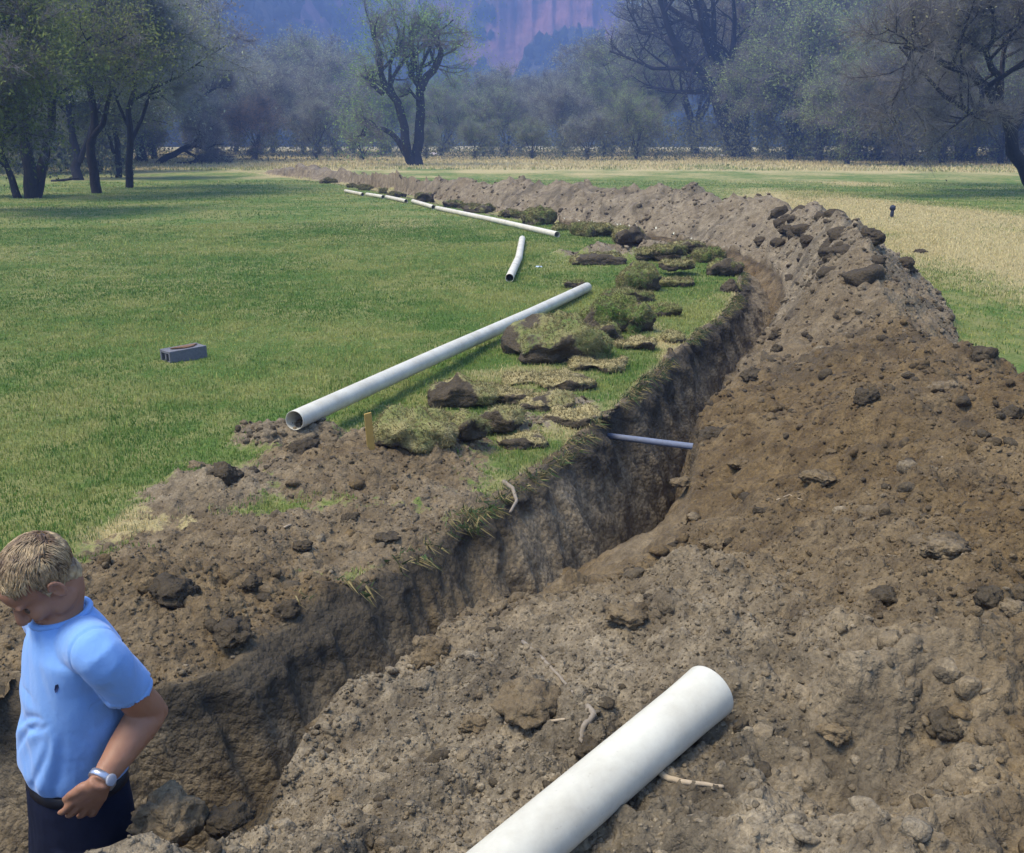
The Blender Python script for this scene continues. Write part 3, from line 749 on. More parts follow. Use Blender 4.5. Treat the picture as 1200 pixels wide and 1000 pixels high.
# ------------------------------------------------------------------ grass
def grass_patch(name, n, D0, D1, a0, a1, hgt, wid, seed, label, cond, bias=1.0, lean=.5, col=None):
    r = np.random.default_rng(seed)
    k = int(n*1.6); D = (D0**bias+(D1**bias-D0**bias)*r.random(k))**(1/bias); th = np.radians(a0+(a1-a0)*r.random(k))
    x = D*np.sin(th); y = D*np.cos(th)
    z, dirt, dry, tone, dL, dR, hm = surface(x, y)
    e = dirt+.35*fbm(x*14, y*14, oct=3, s=seed)
    ok = (e < .5) & ~((dL > -.03) & (dR < .03)) & cond(x, y, D, dry, dirt, r.random(k))
    ix = np.nonzero(ok)[0][:n]; x, y, z, D, dry = x[ix], y[ix], z[ix], D[ix], dry[ix]; m = len(ix)
    tall = .6+.8*r.random(m)+.5*np.clip(fbm(x*1.3, y*1.3, oct=3, s=seed+1), -1, 1)
    h = hgt*tall*(1+.02*D); wd = wid*(.6+.8*r.random(m))*(1+.09*D)
    az = r.random(m)*6.283; lx = np.cos(az)*h*lean*r.random(m); ly = np.sin(az)*h*lean*r.random(m)
    bz = az+1.57+r.normal(size=m)*.4; bx = np.cos(bz)*wd/2; by = np.sin(bz)*wd/2
    V = np.empty((m, 5, 3))
    V[:, 0] = np.stack([x-bx, y-by, z-.006], 1); V[:, 1] = np.stack([x+bx, y+by, z-.006], 1)
    V[:, 2] = np.stack([x-bx*.7+lx*.35, y-by*.7+ly*.35, z+h*.6], 1); V[:, 3] = np.stack([x+bx*.7+lx*.35, y+by*.7+ly*.35, z+h*.6], 1)
    V[:, 4] = np.stack([x+lx, y+ly, z+h], 1)
    b = np.arange(m)[:, None]*5
    q = np.concatenate([b, b+1, b+3, b+2], 1); t3 = np.concatenate([b+2, b+3, b+4], 1)
    p = sstep(.34, .68, .5+.5*fbm(x*.55, y*.55, oct=4, s=77)+.25*fbm(x*4, y*4, oct=2, s=78)+.12*r.normal(size=m))
    f = np.clip(p*1.0, 0, 1)[:, None]; dd = np.clip(sstep(.35, .9, dry+.22*r.normal(size=m)), 0, 1)[:, None]
    g = np.array([.115, .200, .036])*(1-f)+np.array([.34, .34, .09])*f
    c = g*(1-dd)+np.array([.60, .49, .23])*dd
    c *= (.7+.6*r.random(m))[:, None]
    o = mesh_np(name, V.reshape(-1, 3), [q, t3], M['blade'], smooth=False, attrs={'tint': np.repeat(c, 5, 0)})
    return tag(o, label, kind='stuff')
left = lambda x, y, D, dry, dirt, r: (r > 0)
grass_patch('meadow_grass', 290000, 3.6, 22, -30, 22, .015, .0028, 31, 'short green meadow grass near the trench', left, bias=.35)
grass_patch('meadow_grass', 110000, 9, 45, -30, 28, .017, .005, 32, 'short green grass of the open meadow', left, bias=.6)
grass_patch('dry_grass', 60000, 6, 40, 14, 30, .022, .0035, 33, 'pale dry grass behind the heap on the right', lambda x, y, D, dry, dirt, r: dry > .35, bias=.8, lean=.9)
grass_patch('dry_grass', 110000, 60, 150, -30, 30, .05, .007, 34, 'tall straw coloured grass along the foot of the trees', lambda x, y, D, dry, dirt, r: (dry > .30) & (r < 1), bias=1, lean=.7)
grass_patch('weed_tufts', 16000, 3.8, 26, -30, 20, .034, .0045, 41, 'scattered taller tufts standing in the meadow grass', lambda x, y, D, dry, dirt, r: fbm(x*2.4, y*2.4, oct=3, s=401) > .34, bias=.4, lean=.8)
# tufts on the trench rim
def rim_tufts():
    r = np.random.default_rng(5); ids = []
    n = 1500; k = r.integers(0, len(LL)-1, n); k = k[(LL[k, 1] > 3.3) & (LL[k, 1] < 17)]
    keep = fbm(LL[k, 0]*3, LL[k, 1]*3, oct=2, s=3) > -.15; k = k[keep]; V = []; Fc = []; C = []; base = 0
    for i in k:
        t = tg_(i); px, py = LL[i]-np.array([t[1], -t[0]])*r.uniform(-.04, .05); z = float(r.uniform(-.02, .01))
        for b in range(16):
            a = r.uniform(0, 6.28); h = r.uniform(.01, .03); l = r.uniform(.01, .05); w = .003
            dx, dy = math.cos(a)*l+t[1]*.015, math.sin(a)*l-t[0]*.015
            x0, y0 = px+r.normal()*.02, py+r.normal()*.02
            hang = r.random() < .45
            zt = -h*1.1 if hang else h
            if hang: dx, dy = dx*.5+t[1]*.05, dy*.5-t[0]*.05
            V += [(x0-w, y0, z+.015), (x0+w, y0, z+.015), (x0+dx, y0+dy, z+.015+zt)]; Fc.append((base, base+1, base+2)); base += 3
            c = np.array([.06, .09, .03]) if r.random() < .5 else np.array([.24, .19, .08]); c = c*(.5+r.random()); C += [c]*3
    V = np.array(V); zz = surf_z(V[:, 0], V[:, 1]); V[:, 2] += np.clip(zz, -.05, .3)
    o = mesh_np('rim_grass', V, np.array(Fc), M['blade'], smooth=False, attrs={'tint': np.array(C)}); tag(o, 'ragged grass and roots hanging over the left trench rim', kind='stuff')
def tg_(i):
    a = LL[min(i+3, len(LL)-1)]-LL[max(i-3, 0)]; return a/np.linalg.norm(a)
rim_tufts()
# ------------------------------------------------------------------ cliff and wooded slopes
def mat_cliff():
    t = NT('cliff_rock')
    _, o = t.attr('mask')
    st = t.noise(.11, 7, .7, stretch=(1, 1, .12)); band = t.noise(.05, 4, .6, stretch=(.2, .2, 1.6)); f = t.noise(.5, 5, .7)
    rock = t.mix(t.ramp(st, [(.3, 0), (.7, 1)]), (.08, .036, .036), (.34, .16, .15))
    rock = t.mix(t.ramp(band, [(.5, 0), (.75, .5)]), rock, (.30, .21, .18))
    wood = t.mix(t.ramp(f, [(.35, 0), (.65, 1)]), (.020, .030, .016), (.10, .085, .060))
    c = t.mix(t.ramp(o[0], [(.4, 0), (.6, 1)]), rock, wood)
    return t.out(c, t.bump(f, .8, 1.5))
M['cliff'] = mat_cliff()
def build_cliff():
    az = np.radians(np.arange(-60, 60, .09)); nv = 150
    px = 600+F*np.tan(az)/1.0
    # foot of the talus, foot of the cliff, rim
    v = np.linspace(0, 1, nv)
    Az, Vv = np.meshgrid(az, v, indexing='ij'); PX = np.clip(600+F*np.tan(np.clip(Az, -1, 1)), -900, 2200)
    tal_h = np.interp(PX, [-900, 180, 320, 390, 560, 690, 760, 2200], [62, 60, 50, 33, 27, 30, 26, 30])+3*fbm(PX/60, PX*0, oct=3, s=401)
    rim_h = np.interp(PX, [-900, 180, 400, 690, 705, 740, 2200], [110, 100, 88, 84, 62, 45, 60])+4*fbm(PX/25, PX*0, oct=3, s=402)
    d0 = 250.; tal_d = np.interp(PX, [-900, 180, 330, 450, 700, 2200], [330, 330, 350, 400, 400, 430])
    t1 = np.clip(Vv/.5, 0, 1); t2 = np.clip((Vv-.5)/.4, 0, 1); t3 = np.clip((Vv-.9)/.1, 0, 1)
    butt = 14*np.abs(fbm(Az*28, Vv*.4, oct=4, s=403))+5*fbm(Az*130, Vv*1.0, oct=3, s=404)+4*fbm(Az*20, Vv*9, oct=3, s=405)
    Dm = d0+(tal_d-d0)*t1+30*t2+butt*np.minimum(t2*4, 1)+70*t3
    h = tal_h*t1**1.6+(rim_h-tal_h)*t2**.9+t3*6
    h = h+(1-np.minimum(t2*4, 1))*t1*4*fbm(Az*40, Vv*12, oct=4, s=406)-3*(1-np.clip(Vv*20, 0, 1))
    x = Dm*np.sin(Az); y = Dm*np.cos(Az)
    n1, n2 = Az.shape; i, j = np.meshgrid(np.arange(n1-1), np.arange(n2-1), indexing='ij')
    q = np.stack([i*n2+j, (i+1)*n2+j, (i+1)*n2+j+1, i*n2+j+1], -1).reshape(-1, 4)
    wd = 1-sstep(.45, .62, Vv+.16*fbm(Az*30, Vv*8, oct=3, s=407)-.10*(PX < 340))
    leftw = 1-sstep(325, 375, PX+30*fbm(Vv*6, Az*10, oct=2, s=408)); wd = np.maximum(wd, leftw*(1-sstep(.72, .8, Vv)))
    ledge = (fbm(Az*16, Vv*14, oct=3, s=409) > .30)*.55*(t2 > 0)
    m = np.stack([np.clip(np.maximum(wd, ledge*0.9), 0, 1), wd*0, wd*0], -1).reshape(-1, 3)
    o = mesh_np('cliff', np.stack([x, y, h], -1).reshape(-1, 3), q, M['cliff'], attrs={'mask': m})
    tag(o, 'tall hazy red rock cliff above a dark wooded slope', kind='structure')
    # far woods on the slopes: leaf clumps, one mass
    r = np.random.default_rng(77); n = 14000; ii = r.integers(0, n1, n); jj = (r.random(n)*nv*.62).astype(int)
    lw = wd[ii, jj] > .5; ii, jj = ii[lw], jj[lw]; P = np.stack([x[ii, jj], y[ii, jj], h[ii, jj]], 1)+r.normal(size=(len(ii), 3))*[1, 1, .3]
    V0, F0 = ICO[1]; n = len(P); s = r.uniform(.8, 2.2, n)
    V = V0[None]*s[:, None, None]*(1+.35*r.normal(size=(n, len(V0), 1)))*np.array([1, 1, 1.25])+P[:, None]+np.array([0, 0, .6])
    c = np.repeat(np.array([.028, .038, .020])[None]*(.5+1.2*r.random(n))[:, None], len(V0), 0)
    o = mesh_np('hillside_wood', V.reshape(-1, 3), (F0[None]+(np.arange(n)*len(V0))[:, None, None]).reshape(-1, 3), M['leaf'], smooth=False, attrs={'tint': c})
    tag(o, 'dark pinyon wood dotted over the slope under the cliff', kind='stuff')
build_cliff()
# the air between: even, pale blue
def haze(dens=.0023, col=(.34, .52, 1.0)):
    m = bpy.data.materials.new('valley_air'); m.use_nodes = True; nt = m.node_tree; nt.nodes.clear()
    o = nt.nodes.new('ShaderNodeOutputMaterial'); v = nt.nodes.new('ShaderNodeVolumePrincipled')
    v.inputs['Color'].default_value = (*col, 1); v.inputs['Density'].default_value = dens; v.inputs['Anisotropy'].default_value = .2
    nt.links.new(v.outputs[0], o.inputs['Volume'])
    m.cycles.homogeneous_volume = True
    b = MB(); R_ = 1000; z0, z1 = -3, 135
    vs = [(sx*R_, sy*R_, z) for z in (z0, z1) for sx, sy in ((-1, -1), (1, -1), (1, 1), (-1, 1))]
    b.add(vs, [(3, 2, 1, 0), (4, 5, 6, 7), (0, 1, 5, 4), (1, 2, 6, 5), (2, 3, 7, 6), (3, 0, 4, 7)])
    ob = b.build('haze', m, smooth=False); tag(ob, kind='stuff')
haze()
# ------------------------------------------------------------------ trees
def perp(d, r):
    a = Vector(r.normal(size=3)); a = a-d*a.dot(d); return a.normalized() if a.length > 1e-4 else perp(d, r)
def wob_line(p, d, ln, n, r, crook=.18, up=.05):
    pts = [Vector(p)]; d = Vector(d).normalized()
    for i in range(n):
        d = (d+Vector(r.normal(size=3))*crook+Vector((0, 0, up))).normalized()
        pts.append(pts[-1]+d*ln/n)
    return pts
def grow(limbs, seed, levels=4, kids=(7, 6, 5, 5), ratio=(.55, .55, .55, .6), crook=.16, up=.06, start=.3, minr=.006, ang=(30, 70)):
    """limbs: list of (points, r0, r1). Returns all branches by level"""
    r = np.random.default_rng(seed); out = [limbs]
    cur = limbs
    for lv in range(levels):
        nxt = []
        for pts, r0, r1 in cur:
            ln = sum((pts[i+1]-pts[i]).length for i in range(len(pts)-1))
            k = kids[lv]; k = max(2, int(round(k*(.7+.6*r.random()))))
            for c in range(k):
                t = start+(1-start)*(c+r.random())/k; t = min(t, .98)
                f = t*(len(pts)-1); i = min(int(f), len(pts)-2); p = pts[i].lerp(pts[i+1], f-i)
                d = (pts[i+1]-pts[i]).normalized(); a = math.radians(r.uniform(*ang))
                nd = d*math.cos(a)+perp(d, r)*math.sin(a)
                L_ = ln*ratio[lv]*(1.15-.6*t)*(.7+.6*r.random())
                rr = max(minr, (r0+(r1-r0)*t)*.62)
                nxt.append((wob_line(p, nd, L_, 4 if lv < 2 else 3, r, crook, up), rr, max(minr*.5, rr*.3)))
        out.append(nxt); cur = nxt; start = .2
    return out
def tubes_np(branches, sides):
    Vs = []; Fs = []; base = 0
    for pts, r0, r1 in branches:
        n = len(pts); P = np.array([p[:] for p in pts]); T = np.gradient(P, axis=0); T /= np.linalg.norm(T, axis=1)[:, None]+1e-9
        up = np.array([0, 0, 1.]) if abs(T[0, 2]) < .9 else np.array([1., 0, 0])
        Aa = np.cross(T, up); Aa /= np.linalg.norm(Aa, axis=1)[:, None]+1e-9; B = np.cross(T, Aa)
        rad = r0+(r1-r0)*np.linspace(0, 1, n); an = np.arange(sides)*2*math.pi/sides
        ring = P[:, None]+rad[:, None, None]*(np.cos(an)[None, :, None]*Aa[:, None]+np.sin(an)[None, :, None]*B[:, None])
        Vs.append(ring.reshape(-1, 3))
        i, j = np.meshgrid(np.arange(n-1), np.arange(sides), indexing='ij'); j2 = (j+1) % sides
        Fs.append((np.stack([i*sides+j, i*sides+j2, (i+1)*sides+j2, (i+1)*sides+j], -1).reshape(-1, 4))+base); base += n*sides
    return np.concatenate(Vs), np.concatenate(Fs)
def crown_mesh(tips, seed, n_leaf, leaf, pal, twig_len, twig_w, spread, n_twig, twcol):
    """fine twigs and young leaves scattered along the last branches"""
    r = np.random.default_rng(seed); P = []; Dd = []
    for pts, _, _ in tips:
        for i in range(len(pts)-1):
            P.append(pts[i][:]); Dd.append((pts[i+1]-pts[i])[:])
    P = np.array(P); Dd = np.array(Dd)
    Lw = np.linalg.norm(Dd, axis=1); Lw = Lw/Lw.sum()
    def pick(n):
        k = r.choice(len(P), n, p=Lw); t = r.random(n)[:, None]; return P[k]+Dd[k]*t, Dd[k]/(np.linalg.norm(Dd[k], axis=1)[:, None]+1e-9)
    # twigs: slender triangles
    p, d = pick(n_twig); d = d+r.normal(size=d.shape)*.75; d /= np.linalg.norm(d, axis=1)[:, None]
    ln = twig_len*(.4+.9*r.random(n_twig))[:, None]; sd = np.cross(d, r.normal(size=d.shape)); sd /= np.linalg.norm(sd, axis=1)[:, None]+1e-9
    tv = np.stack([p-sd*twig_w, p+sd*twig_w, p+d*ln], 1).reshape(-1, 3)
    tf = np.arange(n_twig*3).reshape(-1, 3)
    tc = np.repeat(np.array(twcol)[None]*(.6+.8*r.random(n_twig))[:, None], 3, 0)
    # leaves
    p, d = pick(n_leaf); p = p+r.normal(size=p.shape)*spread
    clump = .5+.5*fbm(p[:, 0]*.9, p[:, 1]*.9, p[:, 2]*.9, oct=3, s=seed+5)
    keep = r.random(n_leaf) < .30+1.0*sstep(.38, .66, clump); p = p[keep]; clump = clump[keep]; n = len(p)
    u = r.normal(size=(n, 3)); u /= np.linalg.norm(u, axis=1)[:, None]; v = np.cross(u, r.normal(size=(n, 3))); v /= np.linalg.norm(v, axis=1)[:, None]+1e-9
    s = (leaf*(.5+r.random(n)))[:, None]
    lv = np.stack([p-u*s, p+v*s*.45, p+u*s, p-v*s*.45], 1).reshape(-1, 3)
    lf = np.arange(n*4).reshape(-1, 4)+len(tv)
    a = np.array(pal[0]); b = np.array(pal[1]); k = np.clip(sstep(.3, .7, clump)+.3*r.normal(size=n), 0, 1)[:, None]
    lc = np.repeat((a*(1-k)+b*k)*(.8+.4*r.random(n))[:, None], 4, 0)
    return np.concatenate([tv, lv]), [tf, lf], np.concatenate([tc, lc])
def make_tree(name, loc, limbs, seed, label, group=None, bark='bark', pal=((.07, .075, .05), (.13, .14, .07)), n_leaf=14000, leaf=.05, n_twig=16000,
              twig=(.5, .008), spread=.25, kids=(7, 6, 5), ratio=(.55, .55, .55), crook=.16, up=.06, minr=.01, twcol=(.22, .20, .17), sides=6, start=.3, fine=2, ang=(30, 70)):
    """limbs are given relative to the base"""
    lv = grow(limbs, seed, len(kids), kids, ratio, crook, up, start, minr, ang)
    root = empty(name, loc, label, 'tree', group)
    tv, tf = tubes_np(lv[0], sides+3); Vt = [tv]; Ft = [tf]; b = len(tv)
    for k in range(1, fine+1):
        if k < len(lv):
            v, f = tubes_np(lv[k], sides-1 if k == 1 else 4); Vt.append(v); Ft.append(f+b); b += len(v)
    mesh_np('trunk', np.concatenate(Vt), np.concatenate(Ft), M[bark], root)
    last = []
    for k in range(fine+1, len(lv)): last += lv[k]
    cv, cf, cc = crown_mesh(lv[-1]+(lv[-2] if len(lv) > 2 else []), seed+1, n_leaf, leaf, pal, twig[0], twig[1], spread, n_twig, twcol)
    if last:
        v, f = tubes_np(last, 3); c = np.repeat(np.array([twcol]), len(v), 0)*.8
        cf = cf+[f+len(cv)]; cv = np.concatenate([cv, v]); cc = np.concatenate([cc, c])
    mesh_np('crown', cv, cf, M['leaf'], root, smooth=False, attrs={'tint': cc})
    return root
def auto_limbs(seed, H, r0, n=5, spread=.45, clear=.18, crook=.08, lean=(0, 0)):
    r = np.random.default_rng(seed); th = H*clear*(.8+.4*r.random())
    trunk = wob_line((0, 0, -.2), (lean[0], lean[1], 1), th+.2, 4, r, crook*.6, .1); top = trunk[-1]
    L_ = [(trunk, r0*1.25, r0*.95)]
    for k in range(n):
        a = 6.283*(k+r.random()*.6)/n; s = spread*(.4+.9*r.random())
        d = Vector((math.cos(a)*s+lean[0], math.sin(a)*s+lean[1], 1)).normalized()
        L_.append((wob_line(top-Vector((0, 0, th*.15*r.random())), d, (H-th)*(.75+.3*r.random()), 8, r, crook, .05), r0*.7*(.6+.4*r.random()), r0*.08))
    return L_
def px_limbs(base, Y, lines, seed=0, dep=.0):
    """measured limb outlines given their own depth and real thickness"""
    r = np.random.default_rng(seed); out = []; b = Vector(base)
    for pts, w0, w1 in lines:
        dy = r.normal()*dep; P = []
        for i, (px, py) in enumerate(pts):
            P.append(A(px, py, Y+dy*i/max(1, len(pts)-1)*(1 if pts[0] == lines[0][0][0] or True else 1))-b)
        # smooth wobble between
        Q = []
        for i in range(len(P)-1):
            Q.append(P[i]); m = P[i].lerp(P[i+1], .5)+Vector(r.normal(size=3))*(P[i+1]-P[i]).length*.05; Q.append(m)
        Q.append(P[-1]); s = Y/F; out.append((Q, w0*s/2, w1*s/2))
    return out
def gz(x, y): return float(surface(np.array([x]), np.array([y]), False)[0][0])
OLIVE = ((.19, .24, .08), (.40, .48, .16)); GREY = ((.24, .25, .16), (.42, .44, .27)); FRESH = ((.15, .25, .06), (.34, .48, .13)); RUST = ((.30, .19, .10), (.46, .30, .16)); DARK = ((.030, .036, .018), (.075, .085, .035))
def gpos(px, py):
    x, y, _ = G(px, py, 0); return x, y, gz(x, y)
# --- the crooked pair of trunks standing out in the meadow
bx, by, bz = gpos(485, 194); base = (bx, by, bz)
make_tree('meadow_tree', base, px_limbs(base, by, [
    ([(491, 197), (491, 165), (493, 130), (492, 100), (482, 88), (485, 65), (482, 50), (484, 30)], 13, 4),
    ([(493, 105), (500, 90), (512, 75), (517, 60), (508, 47), (510, 30)], 10, 4),
    ([(487, 197), (477, 178), (474, 150), (466, 120), (452, 102), (446, 85), (447, 65), (442, 50), (436, 36)], 12, 4),
    ([(452, 102), (440, 95), (428, 84)], 6, 2.5), ([(449, 110), (438, 100), (430, 90)], 6, 2.5),
    ([(476, 182), (464, 162), (450, 152), (436, 148), (429, 146), (427, 160)], 7, 3), ([(492, 118), (482, 108), (468, 114)], 4, 2)], 3, 1.2), 41,
    'crooked two trunked tree with thin pale green leaves standing out in the meadow', bark='bark_dark', pal=FRESH, n_leaf=26000, leaf=.055, n_twig=12000,
    twig=(.6, .008), spread=1.0, kids=(6, 5, 5), ratio=(.44, .6, .6), crook=.2, minr=.012, fine=1, start=.35)
# --- tall many stemmed tree, centre right
bx, by, bz = gpos(868, 185); base = (bx, by, bz)
make_tree('tall_cottonwood', base, px_limbs(base, by, [
    ([(872, 186), (868, 150), (858, 110), (842, 80), (828, 40), (812, -10), (800, -60)], 20, 8),
    ([(864, 186), (852, 150), (838, 110), (822, 85), (800, 60), (782, 30), (770, -10)], 15, 5),
    ([(870, 155), (878, 110), (882, 80), (890, 30), (900, -20), (905, -60)], 13, 5),
    ([(868, 130), (862, 90), (868, 50), (858, 10), (862, -40)], 10, 4),
    ([(830, 95), (800, 78), (780, 45), (765, 38), (745, 36)], 9, 4)], 4, 4), 43,
    'tall many stemmed bare tree with spreading dark limbs behind the far heap', bark='bark_dark', pal=GREY, n_leaf=3500, leaf=.07, n_twig=9000, twig=(1.1, .012), spread=.7, twcol=(.07, .065, .06),
    kids=(6, 6, 4), ratio=(.5, .55, .55), minr=.02, fine=2)
bx, by, bz = gpos(733, 177); base = (bx, by, bz)
make_tree('round_tree', base, px_limbs(base, by, [
    ([(733, 180), (731, 160), (728, 140), (716, 128), (712, 105), (700, 80)], 10, 2), ([(731, 152), (742, 140), (748, 122), (765, 110), (785, 100)], 6, 2),
    ([(728, 140), (736, 120), (734, 95), (742, 70)], 5, 1.5), ([(716, 128), (700, 118), (684, 112)], 4, 1.5)], 5, 4), 45,
    'round headed grey green tree standing left of the tall many stemmed tree', bark='bark_dark', pal=OLIVE, n_leaf=14000, leaf=.09, n_twig=16000, twig=(1.0, .014), spread=.7, kids=(7, 6, 5), minr=.02)
# --- trees on the right
bx, by, bz = gpos(1062, 189); base = (bx, by, bz)
make_tree('gnarled_tree', base, px_limbs(base, by, [
    ([(1064, 190), (1060, 170), (1052, 155), (1035, 140), (1020, 110), (1010, 70), (1015, 20)], 13, 2), ([(1060, 172), (1072, 150), (1068, 110), (1080, 70), (1075, 20)], 8, 2),
    ([(1052, 155), (1030, 160), (1005, 158), (985, 140)], 6, 2)], 6, 3), 47,
    'short dark trunk under a wide grey brown crown at the right of the meadow', bark='bark_dark', pal=((.18, .17, .10), (.34, .33, .17)), n_leaf=34000, leaf=.045, n_twig=40000, twig=(.9, .010), spread=.5, kids=(8, 7, 5), ratio=(.6, .6, .55), minr=.015)
bx, by, bz = gpos(1212, 222); base = (bx, by, bz)
make_tree('leaning_tree', base, px_limbs(base, by, [
    ([(1215, 224), (1200, 195), (1185, 155), (1166, 118), (1150, 98), (1120, 80), (1090, 62), (1060, 55)], 17, 4),
    ([(1166, 118), (1172, 90), (1155, 60), (1165, 20), (1160, -30)], 9, 3), ([(1150, 98), (1128, 60), (1105, 30), (1100, -20)], 7, 2), ([(1185, 155), (1210, 110), (1225, 60), (1240, 0)], 10, 3)], 8, 2.5), 49,
    'dark leaning tree at the right edge with limbs reaching left', bark='bark_dark', pal=((.15, .14, .08), (.30, .28, .14)), n_leaf=26000, leaf=.035, n_twig=40000, twig=(.8, .007), spread=.5, kids=(9, 7, 5), ratio=(.42, .6, .55), minr=.012, up=.13)
# --- trees on the left
def left_tree(name, px, py, lines, seed, label, **k):
    bx, by, bz = gpos(px, py); base = (bx, by, bz)
    return make_tree(name, base, px_limbs(base, by, lines, seed, 1.2), seed, label, **k)
kw = dict(bark='bark_dark', kids=(8, 7, 5), ratio=(.6, .6, .55), leaf=.045, twig=(.45, .004), spread=.35, minr=.008, n_leaf=46000, n_twig=22000, start=.5)
left_tree('dark_tree', 34, 232, [([(38, 236), (36, 200), (30, 160), (20, 110), (5, 60), (-10, 0)], 17, 5), ([(40, 236), (48, 200), (60, 150), (70, 90), (85, 30), (80, -30)], 14, 4), ([(22, 236), (14, 210), (2, 180), (-20, 140)], 10, 3)], 51,
          'dark olive tree with a thick black trunk at the left edge', pal=((.07, .09, .025), (.24, .27, .07)), **kw)
left_tree('dark_tree', -30, 246, [([(-30, 248), (-34, 200), (-20, 150), (-10, 90), (-20, 20)], 17, 5), ([(-30, 215), (-10, 180), (10, 140), (20, 90)], 12, 3)], 52,
          'dense dark bush like tree cut off by the left edge', pal=((.06, .08, .022), (.20, .23, .06)), **kw)
left_tree('slender_tree', 112, 226, [([(114, 229), (110, 200), (106, 170), (110, 130), (102, 80), (95, 30), (90, -40)], 12, 4), ([(109, 160), (124, 130), (130, 80), (140, 20)], 7, 2)], 53,
          'slender forked trunk with grey twigs second from the left edge', pal=((.16, .18, .10), (.34, .36, .18)), **dict(kw, n_leaf=30000, n_twig=50000, twcol=(.28, .28, .26)))
left_tree('slender_tree', 152, 220, [([(152, 222), (151, 195), (153, 165), (150, 130), (158, 80), (150, 30), (155, -40)], 9, 3), ([(152, 170), (166, 140), (180, 100), (190, 50)], 5, 2), ([(151, 150), (138, 120), (128, 70)], 4, 2)], 54,
          'single thin black trunk with blue grey twigs nearest the fallen logs', pal=((.24, .26, .20), (.42, .45, .32)), **dict(kw, n_leaf=22000, n_twig=60000, twcol=(.32, .32, .31)))
left_tree('thicket_tree', 92, 211, [([(93, 213), (92, 185), (84, 150), (80, 110), (70, 60)], 12, 3), ([(94, 190), (104, 160), (118, 120), (125, 60)], 6, 2)], 55,
          'stocky shaded trunk behind the slender forked trunk', pal=((.11, .12, .055), (.25, .27, .11)), **kw)
left_tree('thicket_tree', 138, 208, [([(139, 209), (138, 185), (134, 150), (140, 110), (150, 60)], 8, 3), ([(138, 185), (128, 160), (120, 120)], 5, 2)], 56,
          'shaded thin trunk between the two slender trunks on the left', pal=((.14, .15, .09), (.30, .32, .16)), **kw)
left_tree('bowed_tree', 196, 192, [([(184, 194), (196, 184), (212, 176), (228, 170), (236, 158), (234, 140), (226, 118)], 8, 3), ([(226, 122), (240, 112), (252, 104), (262, 98)], 4, 1.5), ([(236, 158), (246, 154), (256, 158)], 4, 1.5)], 57,
          'low bowed trunk arching over the straw grass beside the fallen logs', bark='bark_dark', pal=GREY, kids=(5, 5, 5), leaf=.05, twig=(.7, .008), spread=.4, minr=.012, n_leaf=9000, n_twig=12000)

# --- the wood along the far side of the meadow: six kinds, each stem its own
def proto(seed, H, label, pal, **k):
    a = dict(kids=(7, 6, 5), n_leaf=40000, leaf=.085, n_twig=24000, twig=(1.1, .016), spread=.8, minr=.022, fine=2); a.update(k)
    return make_tree('wood_tree', (0, 0, 0), auto_limbs(seed, H, H*.021, 6, .55), seed, label, pal=pal, **a)
WOOD = [
 # px, base distance, height, kind
]
kinds = [('grey twiggy leafless tree', GREY), ('olive green leafing tree', OLIVE), ('pale fresh green tree', FRESH), ('rusty brown twigged tree', RUST), ('brown grey twiggy tree', ((.15, .135, .085), (.28, .25, .15)))]
protos = []
for k, (kn, pal) in enumerate(kinds):
    for v in range(2 if k in (0, 1, 4) else 1):
        protos.append((k, proto(80+k*7+v*3, 13, kn, pal)))
wood = []
PH = []
for _, src in protos:
    zz = np.concatenate([np.array([v.co.z for v in c.data.vertices]) for c in src.children]); PH.append(float(np.percentile(zz, 99)))
rw = np.random.default_rng(99)
def kind_at(px):
    u = rw.random()
    if px < 120: return 1 if u < .6 else 4
    if px < 280: return 0 if u < .55 else (4 if u < .8 else 1)
    if px < 300 and u < .3: return 3
    if px < 400: return 1 if u < .5 else 0
    if px < 560: return 2 if u < .5 else 1
    if px < 800: return 1 if u < .5 else 0
    if px < 900: return 0 if u < .6 else 1
    return 4 if u < .65 else 1
# skyline heights read from the photograph: (px, top py)
SKY = np.array([(-200, -60), (180, -40), (215, 50), (260, 70), (330, 60), (370, 58), (400, 75), (440, 95), (540, 100), (560, 96), (620, 88), (650, 96), (700, 82), (730, 66), (765, 30), (800, -20), (1500, -60)])
for row, (D, sp, hs) in enumerate(((88, 62, .62), (104, 52, .85), (125, 48, 1.0))):
    px = -190+row*17
    while px < 1420:
        p = px+rw.uniform(-14, 14); top = np.interp(p, SKY[:, 0], SKY[:, 1])
        d = D*(1+rw.uniform(-.06, .06)); 
        if p < 170: d *= .62
        elif p > 930: d *= .80
        Hh = max(3.0, ((HOR-top)/F*d+1.6)*hs*(.93+.14*rw.random()))
        if row == 0 and 340 < p < 700: Hh *= .8
        if row < 2 and 795 < p < 912: px += sp; continue
        wood.append((p, d, min(Hh, 21), kind_at(p))); px += sp
first = {}
used = set()
desc_h = lambda h: 'low' if h < 6.5 else ('middling' if h < 10.5 else ('tall' if h < 15 else 'very tall'))
desc_p = [(0, 'beyond the left edge'), (170, 'behind the slender left trunks'), (300, 'behind the fallen logs'), (420, 'left of the crooked meadow tree'), (560, 'behind the crooked meadow tree'), (690, 'between meadow tree and round headed tree'),
          (800, 'behind the round headed tree'), (930, 'behind the tall many stemmed tree'), (1080, 'behind the short dark trunk'), (1210, 'behind the leaning tree'), (9999, 'beyond the right edge')]
rows = ['front rank', 'middle rank', 'back rank']
cnt = {}
